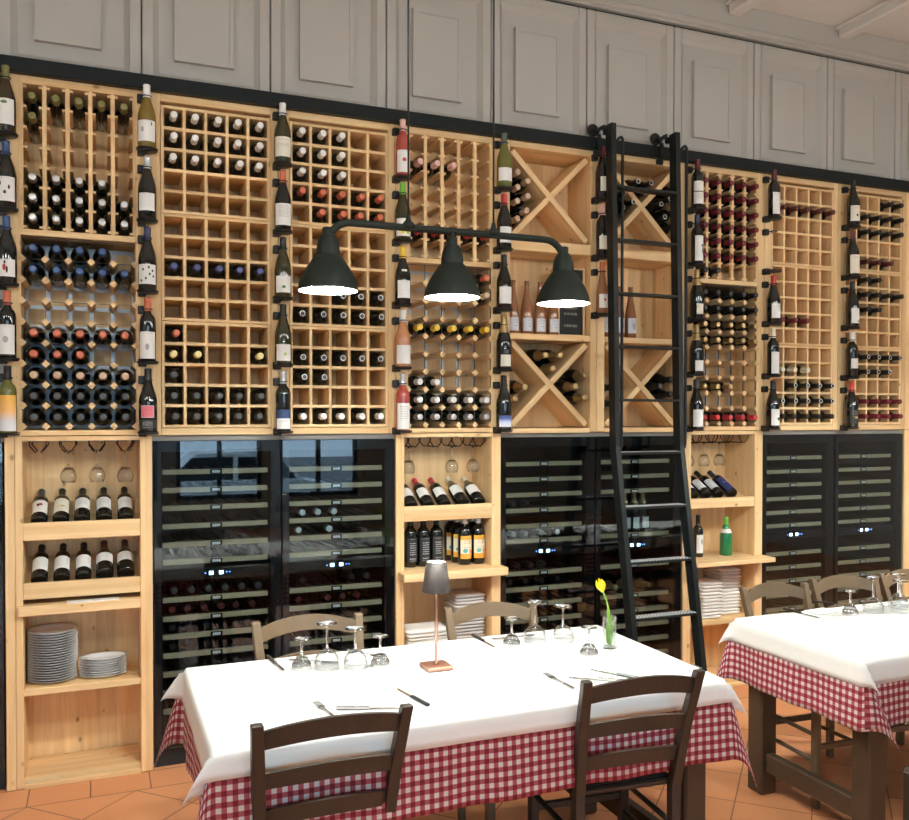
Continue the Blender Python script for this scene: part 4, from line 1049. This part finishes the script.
# ------------------------------------------------------------------ tables
def drape(nm, label, cat, x0, x1, y0, y1, z, hang, mat, ears, wave, off, th, seed=0):
    """a rectangular cloth laid over a table top and hanging down all round; its corners fall as folds"""
    hx0, hx1, hy0, hy1 = hang
    step = .02
    def axis(a, b, ha, hb):
        out = [a - ha + ha * i / max(2, round(ha / step)) for i in range(max(2, round(ha / step)))]
        n = max(4, round((b - a) / .04)); out += [a + (b - a) * i / n for i in range(n + 1)]
        out += [b + hb * (i + 1) / max(2, round(hb / step)) for i in range(max(2, round(hb / step)))]
        return out
    A, B = axis(x0, x1, hx0, hx1), axis(y0, y1, hy0, hy1)
    b = MB(); rn = random.Random(seed); ph = [rn.uniform(0, 6) for _ in range(8)]
    def P(s, t):
        dx = (s - x1) if s > x1 else (s - x0) if s < x0 else 0
        dy = (t - y1) if t > y1 else (t - y0) if t < y0 else 0
        cx, cy = min(max(s, x0), x1), min(max(t, y0), y1)
        sx, sy = (1 if dx > 0 else -1), (1 if dy > 0 else -1)
        ax, ay = abs(dx), abs(dy)
        if ax == 0 and ay == 0:
            return (s, t, z + .0008 * sin(9 * s + ph[0]) * sin(11 * t + ph[1]))
        r = math.hypot(ax, ay)
        bend = min(r, .012)
        if ax == 0 or ay == 0:
            w = wave * (r / .28) * (sin((s if ax == 0 else t) * 15 + ph[2]) * .6 + sin((s if ax == 0 else t) * 31 + ph[3]) * .4)
            o = off + .10 * r * .35 + w
            return (cx + (sx * o if ax else 0), cy + (sy * o if ay else 0), z - max(0, r - .004))
        fi = math.atan2(ay, ax); k = sin(2 * fi)
        ex, ey, am = ears[(sx, sy)]
        o = off + .035 * r
        ux, uy = cos(fi) ** .5, sin(fi) ** .5
        d = max(0, r - .004) * (1 - .35 * am * am * k)
        e = am * r * max(0, k) ** .6
        return (cx + sx * o * ux + e * ex, cy + sy * o * uy + e * ey, z - d)
    nb = len(B)
    for s in A:
        for t in B: b.v.append(P(s, t))
    for i in range(len(A) - 1):
        for j in range(nb - 1):
            uv = [(A[p], B[q]) for p, q in ((i, j), (i + 1, j), (i + 1, j + 1), (i, j + 1))]
            b.face((i * nb + j, (i + 1) * nb + j, (i + 1) * nb + j + 1, i * nb + j + 1), mat, True, uv)
    o = b.build(nm)
    sd = o.modifiers.new('thickness', 'SOLIDIFY'); sd.thickness = th; sd.offset = 1
    return tag(o, label, cat)
def table(label, x0, x1, y0, y1, H=.76, leg=.09, inset=.10, stretch=True):
    t = thing('dining_table', label, 'table', ((x0 + x1) / 2, (y0 + y1) / 2, 0), 'dark wooden restaurant tables')
    hx, hy = (x1 - x0) / 2, (y1 - y0) / 2
    MB().box(-hx, hx, -hy, hy, H - .035, H, 'brown_wood', .006).build('table_top', t)
    lx, ly_ = hx - inset, hy - .06
    for sx in (-1, 1):
        for sy in (-1, 1):
            MB().box(sx * lx - leg / 2, sx * lx + leg / 2, sy * ly_ - leg / 2, sy * ly_ + leg / 2, 0, H - .035, 'brown_wood', .008).build('leg', t)
        if stretch: MB().box(sx * lx - .022, sx * lx + .022, -ly_ + leg / 2, ly_ - leg / 2, .10, .185, 'brown_wood', .006).build('stretcher', t)
    ap = MB(); e = leg / 2
    for sy in (-1, 1): ap.box(-lx + e, lx - e, sy * ly_ - .012, sy * ly_ + .012, H - .125, H - .035, 'brown_wood')
    for sx in (-1, 1): ap.box(sx * lx - .012, sx * lx + .012, -ly_ + e, ly_ - e, H - .125, H - .035, 'brown_wood')
    ap.build('apron', t)
    return t
T1 = (.285, 1.985, -1.885, -1.060); T2 = (2.625, 4.700, -1.885, -1.185)
table('dark wooden dining table in front under white and gingham cloths, table lamp on it', *T1)
table('dark wooden dining table at right under white and gingham cloths, stout leg showing', *T2)
TZ = .7655
E1 = {(-1, -1): (-.9, -.35, .25), (1, -1): (.92, -.3, .26), (-1, 1): (-.9, .35, .28), (1, 1): (.9, .3, .2)}
E2 = {(-1, -1): (-.9, -.35, .62), (1, -1): (.92, -.3, .5), (-1, 1): (-.9, .35, .6), (1, 1): (.9, .3, .5)}
E3 = {(-1, -1): (.90, -.30, .42), (1, -1): (.92, -.3, .3), (-1, 1): (-.6, .5, .3), (1, 1): (.9, .3, .35)}
E4 = {(-1, -1): (.75, -.45, .50), (1, -1): (.92, -.3, .5), (-1, 1): (-.8, .35, .5), (1, 1): (.9, .3, .5)}
drape('gingham_tablecloth', 'red and white gingham cloth under the white cover on the front table', 'tablecloth', *T1, .7605, (.27, .27, .275, .275), 'gingham', E1, .010, .004, .0015, 3)
drape('gingham_tablecloth', 'red and white gingham cloth under the white cover on the right table', 'tablecloth', *T2, .7605, (.27, .27, .26, .26), 'gingham', E3, .012, .004, .0015, 5)
drape('white_table_cover', 'white cover cloth on the front table, crossed by lamplight', 'tablecloth', *T1, .7637, (.115, .115, .082, .082), 'linen', E2, .004, .0095, .0015, 8)
drape('white_table_cover', 'white cover cloth with pointed corner on the right table', 'tablecloth', *T2, .7637, (.105, .105, .10, .10), 'linen', E4, .004, .0095, .0015, 9)
TZ = .7665

# ------------------------------------------------------------------ chairs
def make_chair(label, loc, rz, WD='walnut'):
    t = thing('dining_chair', label, 'chair', loc, 'dark ladder-back restaurant chairs', (0, 0, rz))
    for sx in (-1, 1):
        p = [(sx * .180, -.190, 0), (sx * .183, -.188, .25), (sx * .183, -.190, .45), (sx * .195, -.238, .66), (sx * .209, -.305, .855)]
        b = MB(); o = []
        for (x, y, z), hw, hd in zip(p, (.015, .017, .018, .018, .0165), (.017, .019, .020, .019, .016)):
            o.append(len(b.v)); b.v += [(x - hw, y - hd, z), (x + hw, y - hd, z), (x + hw, y + hd, z), (x - hw, y + hd, z)]
        for q, r_ in zip(o, o[1:]):
            for i in range(4): b.face((q + i, q + (i + 1) % 4, r_ + (i + 1) % 4, r_ + i), WD)
        b.face((3, 2, 1, 0), WD); b.face([o[-1] + i for i in range(4)], WD)
        ob = b.build('back_leg', t); bv = ob.modifiers.new('edge', 'BEVEL'); bv.width = .004; bv.segments = 2
        f = MB().box(sx * .190 - .018, sx * .190 + .018, .172, .208, 0, .452, WD, .005); f.build('front_leg', t)
        for z in (.20, .31): MB().tube([(sx * .184, -.172, z), (sx * .189, .175, z)], .010, WD, 8).build('stretcher', t)
    for y, z in ((.190, .26), (-.190, .24)): MB().box(-.175, .175, y - .009, y + .009, z - .014, z + .014, WD, .004).build('stretcher', t)
    s = MB().box(-.200, .200, -.172, .212, .437, .462, WD, .008); s.build('seat_frame', t)
    MB().box(-.178, .178, -.165, .190, .4625, .474, 'seat_weave', .006).build('seat', t)
    for zc, hh in ((.803, .0265), (.677, .0235), (.562, .0235)):
        # a curved slat between the posts, bowed to the back
        yb = -.190 - (.115 * ((zc - .45) / .405) ** 1.2); hw = .183 + .026 * (zc - .45) / .405 - .012
        b = MB(); n = 12
        for i in range(n + 1):
            q = -1 + 2 * i / n; x = q * hw; bow = -.034 * (1 - q * q); rise = (.031 if zc > .7 else .022) * (1 - q * q)
            for dy, z_ in ((-.008, zc - hh + rise * .85), (.008, zc - hh + rise * .85), (.008, zc + hh + rise), (-.008, zc + hh + rise)):
                b.v.append((x, yb + bow + dy - (z_ - zc) * .22, z_))
        for i in range(n):
            for e in range(4): b.face((i * 4 + e, i * 4 + (e + 1) % 4, i * 4 + 4 + (e + 1) % 4, i * 4 + 4 + e), WD, False)
        b.face((0, 1, 2, 3), WD); b.face((n * 4 + 3, n * 4 + 2, n * 4 + 1, n * 4), WD)
        b.build('back_slat', t)
    return t
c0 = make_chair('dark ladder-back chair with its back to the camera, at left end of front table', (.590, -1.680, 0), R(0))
c1 = make_chair('brown chair beyond the front table, near the leftmost wine cooler', (.775, -1.140, 0), R(180), 'walnut_lamplit')
def dupchair(src, label, x, y, rz, sx=1.):
    c = copy_tree(src); c.location = (x, y, 0); c.rotation_euler = (0, 0, rz); c.scale = (sx, .95 if sx < 1 else 1., 1.); c['label'] = label; return c
dupchair(c0, 'dark ladder-back chair with its back to the camera, at right end of front table', 1.605, -1.715, R(-5), .95)
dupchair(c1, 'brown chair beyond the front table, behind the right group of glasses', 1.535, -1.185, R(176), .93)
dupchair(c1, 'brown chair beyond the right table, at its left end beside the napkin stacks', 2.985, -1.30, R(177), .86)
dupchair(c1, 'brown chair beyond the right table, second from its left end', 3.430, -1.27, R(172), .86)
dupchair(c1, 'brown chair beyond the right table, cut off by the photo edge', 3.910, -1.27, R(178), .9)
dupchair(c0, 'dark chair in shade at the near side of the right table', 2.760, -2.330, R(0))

# ------------------------------------------------------------------ things on the tables
def glass(x, y, me, label, group): 
    h = max(v.co.z for v in me.vertices)
    o = link('wine_glass', me, None, (x, y, TZ + h + .0003), (pi, 0, 0)); tag(o, label, 'glass', group); return o
wt_small = wineglass_mesh(.035, .108, .050, .0325, .031); wt_tall = wineglass_mesh(.047, .160, .068, .044, .037); wt_mid = wineglass_mesh(.045, .142, .066, .042, .037)
G1, G2 = 'upturned glasses at left of the table lamp', 'upturned glasses right of the table lamp'
glass(.664, -1.230, wt_small, 'small upturned glass, leftmost on the front table', G1); glass(.750, -1.255, wt_tall, 'tallest upturned glass left of the table lamp', G1)
glass(.845, -1.290, wt_mid, 'large upturned glass, third from left on front table', G1); glass(.935, -1.300, wt_small, 'small upturned glass nearest the table lamp', G1)
glass(1.492, -1.235, wt_small, 'small upturned glass, first right of the table lamp', G2); glass(1.605, -1.215, wt_tall, 'tallest upturned glass right of the table lamp', G2)
glass(1.712, -1.250, wt_mid, 'large upturned glass just left of the tulip vase', G2); glass(1.700, -1.470, wt_small, 'small upturned glass nearest in front of the tulip vase', G2)
G3 = 'upturned glasses on the right table'
glass(3.150, -1.330, wt_small, 'small upturned glass, leftmost on the right table', G3); glass(3.290, -1.330, wt_tall, 'tall upturned glass, second on the right table', G3)
glass(3.415, -1.370, wt_mid, 'large upturned glass at the photo edge on the right table', G3); glass(3.470, -1.310, wt_tall, 'tall upturned glass behind another at the photo edge', G3)

def between(mb, nm, a, b, label, cat, grp=None, z=TZ):
    a, b = Vector((*a, 0)), Vector((*b, 0)); d_ = b - a
    o = mb.build(nm, None, (a.x, a.y, z + .0004), (0, 0, math.atan2(d_.y, d_.x)))
    tag(o, label, cat, grp); return o
def fork(L=.19):
    b = MB(); pts = [(.062, .0055), (.085, .0030), (.13, .0036), (L, .0055)]
    b.box(.040, .064, -.011, .011, .003, .0052, 'steel', .001)
    for i in range(4): b.box(0, .041, -.011 + .0062 * i, -.0078 + .0062 * i, .004, .0058, 'steel')
    b.box(.064, .12, -.0035, .0035, .003, .0062, 'steel', .001)
    return b
def fork_handle(L=.19): return MB().box(.1201, L, -.0058, .0058, .0005, .0062, 'steel', .002)
def knife(): return MB().prism([(0, .0), (.10, -.001), (.10, .013), (.025, .013), (.004, .009)], -.0009, .0009, 'steel', Matrix.Translation((0, .006, .0015)) @ Matrix.Rotation(pi / 2, 4, 'X'))
def knife_handle(L=.205, mt='dark_handle'): return MB().box(.1002, L, -.0075, .0075, .0, .0085, mt, .003)
CUT = 'cutlery laid on the tables'
def putf(a, b, lab):
    o = between(fork(), 'fork', a, b, lab, 'fork', CUT); fork_handle().build('handle', o)
def putk(a, b, lab, mt='dark_handle'):
    o = between(knife(), 'knife', a, b, lab, 'knife', CUT); knife_handle(.205, mt).build('handle', o)
putf((.625, -1.611), (.650, -1.80), 'steel fork with tines showing over the near left chair back')
putk((.86, -1.765), (.665, -1.690), 'steel knife lying sideways beside the left fork on front table', 'steel')
putk((.905, -1.575), (.945, -1.79), 'knife with dark handle just right of the near left chair post')
putf((1.436, -1.612), (1.446, -1.80), 'steel fork left of the napkin on the near right of front table')
putk((1.49, -1.680), (1.62, -1.775), 'steel knife lying over the napkin near the right chair', 'steel')
putk((1.610, -1.630), (1.720, -1.805), 'knife with dark handle right of the napkin on front table')
putk((.600, -1.235), (.578, -1.035), 'dark-handled knife at the far left of front table')
putf((.640, -1.115), (.80, -1.215), 'steel fork lying behind the left glasses on front table')
putf((.975, -1.22), (.905, -1.10), 'steel fork just behind the small glass left of the lamp')
putk((1.420, -1.235), (1.412, -1.03), 'dark-handled knife beyond the lamp, left of the right glasses')
putf((1.455, -1.13), (1.60, -1.13), 'steel fork lying behind the right glasses on front table')
putk((2.965, -1.335), (2.950, -1.135), 'dark-handled knife at the left end of the right table')
putk((3.290, -1.235), (3.205, -1.215 + .15), 'dark-handled knife behind the glasses on the right table')
def flat_napkin(x, y, w, d_, rz, label):
    o = MB().box(-w / 2, w / 2, -d_ / 2, d_ / 2, 0, .004, 'linen', .0015).build('table_napkin', None, (x, y, TZ + .0003), (0, 0, rz)); return tag(o, label, 'napkin', 'white napkins laid on the tables')
flat_napkin(1.085, -1.70, .19, .20, .03, 'white square napkin in front of the table lamp base')
flat_napkin(1.555, -1.575, .16, .10, .05, 'white napkin near the right chair back on front table')
flat_napkin(3.075, -1.235, .13, .09, .1, 'white napkin left of the glasses on the right table')
flat_napkin(3.50, -1.235, .12, .06, .1, 'white napkin behind the glasses at the right table edge')

tl = thing('table_lamp', 'small copper cordless table lamp with taupe shade on the front table', 'table lamp', (1.112, -1.400, TZ + .0003))
MB().box(-.048, .048, -.048, .048, 0, .014, 'copper_base', .003).build('lamp_base', tl)
MB().lathe([(0, .014), (.012, .014), (.012, .020), (.0055, .022), (.0055, .30), (0, .30)], 'copper_lamp', 14).build('lamp_stem', tl)
MB().lathe([(.051, .274), (.0365, .382), (.0345, .382), (.049, .274), (.051, .274)], 'shade_taupe', 32).build('lamp_shade', tl)
MB().lathe([(0, .376), (.0345, .376), (.0345, .379), (0, .379)], 'lamp_diffuser', 24).build('light_disc', tl)
MB().lathe([(0, .305), (.02, .302), (.02, .30), (0, .30)], 'lamp_diffuser', 24).build('bulb', tl)

vs = thing('flower_vase', 'small clear glass vase of water on the front table holding a yellow tulip', 'vase', (1.830, -1.405, TZ + .0003))
MB().lathe([(0, 0), (.026, 0), (.027, .004), (.0265, .125), (.0245, .125), (.0245, .010), (0, .010)], 'vase_glass', 28).build('vase_body', vs)
MB().lathe([(0, .011), (.0238, .011), (.0238, .075), (0, .075)], 'vase_glass', 24).build('water', vs)
tu = thing('tulip', 'single yellow tulip leaning left out of the glass vase', 'flower', (1.830, -1.405, TZ))
stp = [(.008, .0, .015), (.004, 0, .06), (.003, 0, .11), (-.004, 0, .155), (-.016, .0, .195), (-.030, .0, .225)]
MB().tube(stp, [.0032] * 6, 'stem_green', 8).build('stem', tu)
hd = Matrix.Translation((-.030, 0, .222)) @ Matrix.Rotation(-.35, 4, 'Y')
pe = MB(); 
pet = MB()
def petal(a, sc=1.):
    n, m_ = 6, 4; b = len(pet.v)
    for i in range(n + 1):
        v = i / n; z = .052 * v * sc; rr = .006 + .0155 * sin(min(1, v * 1.25) * pi / 2) - .009 * max(0, v - .55) / .45; half = .95 * sin(pi * min(.97, .12 + .88 * v) ** .8) + .05
        for j in range(m_ + 1):
            q = a + half * (-1 + 2 * j / m_) * .75; p = hd @ Vector((rr * cos(q), rr * sin(q), z)); pet.v.append(tuple(p))
    for i in range(n):
        for j in range(m_):
            pet.face((b + i * (m_ + 1) + j, b + i * (m_ + 1) + j + 1, b + (i + 1) * (m_ + 1) + j + 1, b + (i + 1) * (m_ + 1) + j), 'tulip_yellow', True)
for i in range(6): petal(i * pi / 3, 1. if i % 2 else .94)
pb = pet.build('flower_head', tu); sm = pb.modifiers.new('th', 'SOLIDIFY'); sm.thickness = .0012
lf = MB()
for (bx, by, tx, ty, hgt, wd) in ((-.006, -.008, -.016, -.012, .150, .011), (.006, .006, .014, .004, .115, .012), (-.002, .008, .002, .012, .10, .010), (.0, -.01, .010, -.014, .09, .010)):
    b = len(lf.v); n = 8
    for i in range(n + 1):
        v = i / n; w_ = wd * sin(pi * (.12 + .86 * v)); x = bx + (tx - bx) * v * v; y = by + (ty - by) * v
        z = .014 + hgt * v
        lf.v += [(x - w_ * .8, y, z), (x, y + .003, z), (x + w_ * .8, y, z)]
    for i in range(n):
        for e in (0, 1): lf.face((b + 3 * i + e, b + 3 * i + e + 1, b + 3 * i + 4 + e, b + 3 * i + 3 + e), 'leaf_green', True)
lo = lf.build('leaves', tu); sm = lo.modifiers.new('th', 'SOLIDIFY'); sm.thickness = .0008

# ------------------------------------------------------------------ pendant lights
SHP = [(0, .2061), (.0125, .206), (.0180, .204), (.0185, .2035), (.0185, .1805), (.0186, .1800), (.0240, .1795), (.0245, .1790), (.0300, .168), (.0355, .150), (.0385, .130), (.0390, .116), (.0391, .1155), (.0450, .110), (.0540, .098), (.066, .080), (.080, .058), (.091, .032), (.097, .010), (.098, .0)]
def pendant(label, cx, cy, dz=.0):
    t = thing('pendant_lamp', label, 'pendant lamp', (cx, cy, 0), 'three-shade pendant lamps over the tables')
    z = 2.305; sp = .437; rim = 2.078
    bar = MB(); pts = [(-sp, 0, z - .035 - .0)]
    arc = []
    n = 8
    for i in range(n + 1):
        a = pi - i * (pi / 2) / n; arc.append((-sp + .075 + .075 * cos(a), 0, z - .075 + .075 * sin(a)))
    arc2 = [(-x, y, zz) for x, y, zz in arc[::-1]]
    bar.tube([(-sp, 0, rim + .20)] + arc + arc2 + [(sp, 0, rim + .20)], .0125, 'lamp_green', 12)
    bar.tube([(0, 0, z), (0, 0, rim + .20)], .0115, 'lamp_green', 12)
    for x in (-.160, .157): bar.lathe([(0, z), (.024, z), (.022, z + .012), (.010, z + .024), (.006, z + .042), (0, z + .044)], 'lamp_green', 14, Matrix.Translation((x, 0, 0)))
    bar.build('bar', t)
    for x in (-.160, .157): MB().tube([(x, 0, z + .03), (x, 0, 4.165)], .0035, 'knob_black', 8).build('cable', t)
    MB().box(-.25, .25, -.03, .03, 4.145, 4.169, 'knob_black', .004).build('ceiling_plate', t)
    for x in (-sp, 0, sp):
        s = MB().lathe([(r, rim + zz) for r, zz in SHP], 'lamp_green', 40); s.lathe([(r - .0025, rim + zz - .001) for r, zz in SHP[11:]][::-1], 'lamp_inside', 40)
        s.lathe([(.098, rim), (.0955, rim - .001)], 'lamp_green', 40)
        o = s.build('lamp_shade', t, (x, 0, 0))
        b = MB().lathe([(0, rim + .004), (.05, rim + .007), (.068, rim + .018), (.06, rim + .034), (.03, rim + .056), (0, rim + .062)][::-1], 'bulb', 24).build('bulb', o)
pendant('black three-shade pendant lamp on two cables hanging over the front table', 1.132, -1.5)
pendant('black three-shade pendant lamp over the right table, out of the photo', 4.40, -1.52)

# ------------------------------------------------------------------ daylight and added fill light
W = bpy.data.worlds.new('World'); S.world = W; W.use_nodes = True
bg = W.node_tree.nodes['Background']; bg.inputs[0].default_value = (.62, .80, 1., 1); bg.inputs[1].default_value = 6.
for a, b in WIN:
    L = bpy.data.lights.new('daylight', 'AREA'); L.shape = 'RECTANGLE'; L.size = b - a; L.size_y = WZ1 - WZ0; L.cycles.is_portal = True
    o = bpy.data.objects.new('daylight', L); COL.objects.link(o); o.location = ((a + b) / 2, YW - .05, (WZ0 + WZ1) / 2); o.rotation_euler = (R(-90), 0, 0)
# unseen globes added as fill for the racks and cupboards
for n_, x in enumerate((-2.2, -.6, 1., 2.6, 4.2, 5.8)):
    t = thing('fill_globe', 'added unseen fill globe on a black cord, %s of the row above the near chairs' % ORD[n_], 'pendant lamp', (x, -2.75, 0), 'added unseen fill globes over the room')
    MB().tube([(0, 0, 2.90), (0, 0, 4.168)], .004, 'knob_black', 6).lathe([(0, 2.86), (.03, 2.86), (.03, 2.91), (0, 2.92)], 'knob_black', 12).build('cord', t)
    MB().lathe([(.15 * sin(pi * q / 12), 2.72 - .15 * cos(pi * q / 12)) for q in range(13)], 'fill_glow', 24).build('globe', t)

# a white car standing in the street, seen only as a reflection in the coolers
cr = thing('car', 'white car parked in the street, reflected in the glass of the left coolers', 'car', (2.5, -14., -.52))
MB().prism([(-2.0, .25), (-2.05, .62), (-1.9, .78), (-1.2, .86), (1.3, .88), (2.0, .74), (2.08, .55), (2.05, .25)], -.85, .85, 'van_white').prism([(-1.35, .85), (-.75, 1.42), (.75, 1.45), (1.35, .87)], -.75, .75, 'van_white').build('car_body', cr)
for a_, b_ in ((-1.08, -.06), (.04, 1.06)):
    MB().prism([(a_ - (.14 if a_ < -1 else 0), .90), (a_ + (.22 if a_ < -1 else 0), 1.34), (b_ - (.22 if b_ > 1 else 0), 1.36), (b_ + (.14 if b_ > 1 else 0), .90)], .751, .757, 'van_glass').build('car_window', cr)
for a_ in (-1.3, 1.3):
    for y_ in (-.8, .68): MB().lathe([(0, 0), (.31, 0), (.31, .16), (0, .16)], 'knob_black', 24, Matrix.Translation((a_, y_ + .16, .31)) @ Matrix.Rotation(pi / 2, 4, 'X'), False).build('wheel', cr)

# ------------------------------------------------------------------ camera
f, th, pit, roll, cy, Dd, H = 870.877, .387292, .0149174, -.00081263, 427.4225, 4.297775, 1.673421
cam = bpy.data.cameras.new('camera'); co = bpy.data.objects.new('camera', cam); COL.objects.link(co)
cam.sensor_fit = 'HORIZONTAL'; cam.sensor_width = 36.; cam.lens = f / 909 * 36.
cam.shift_x = 0; cam.shift_y = (cy - 410.) / 909.
cam.clip_start = .05
co.location = (0, -Dd, H)
F = Vector((sin(th) * cos(pit), cos(th) * cos(pit), -sin(pit))); r0 = Vector((cos(th), -sin(th), 0)); u0 = r0.cross(F)
c_, s_ = cos(roll), sin(roll)
rr, uu = r0 * c_ - u0 * s_ * -1 * -1, None
rr = (r0 * c_ + u0 * -s_); uu = rr.cross(F)
co.rotation_euler = Matrix((rr, uu, -F)).transposed().to_euler()
S.camera = co

S.view_settings.view_transform = 'Standard'; S.view_settings.look = 'None'; S.view_settings.gamma = 1.; S.view_settings.use_curve_mapping = False
S.view_settings.exposure = 0.

S.cycles.use_denoising = True; S.cycles.max_bounces = 10; S.cycles.diffuse_bounces = 5; S.cycles.glossy_bounces = 5; S.cycles.transparent_max_bounces = 24; S.cycles.transmission_bounces = 6
S.cycles.caustics_reflective = False; S.cycles.caustics_refractive = False; S.cycles.sample_clamp_indirect = 25.
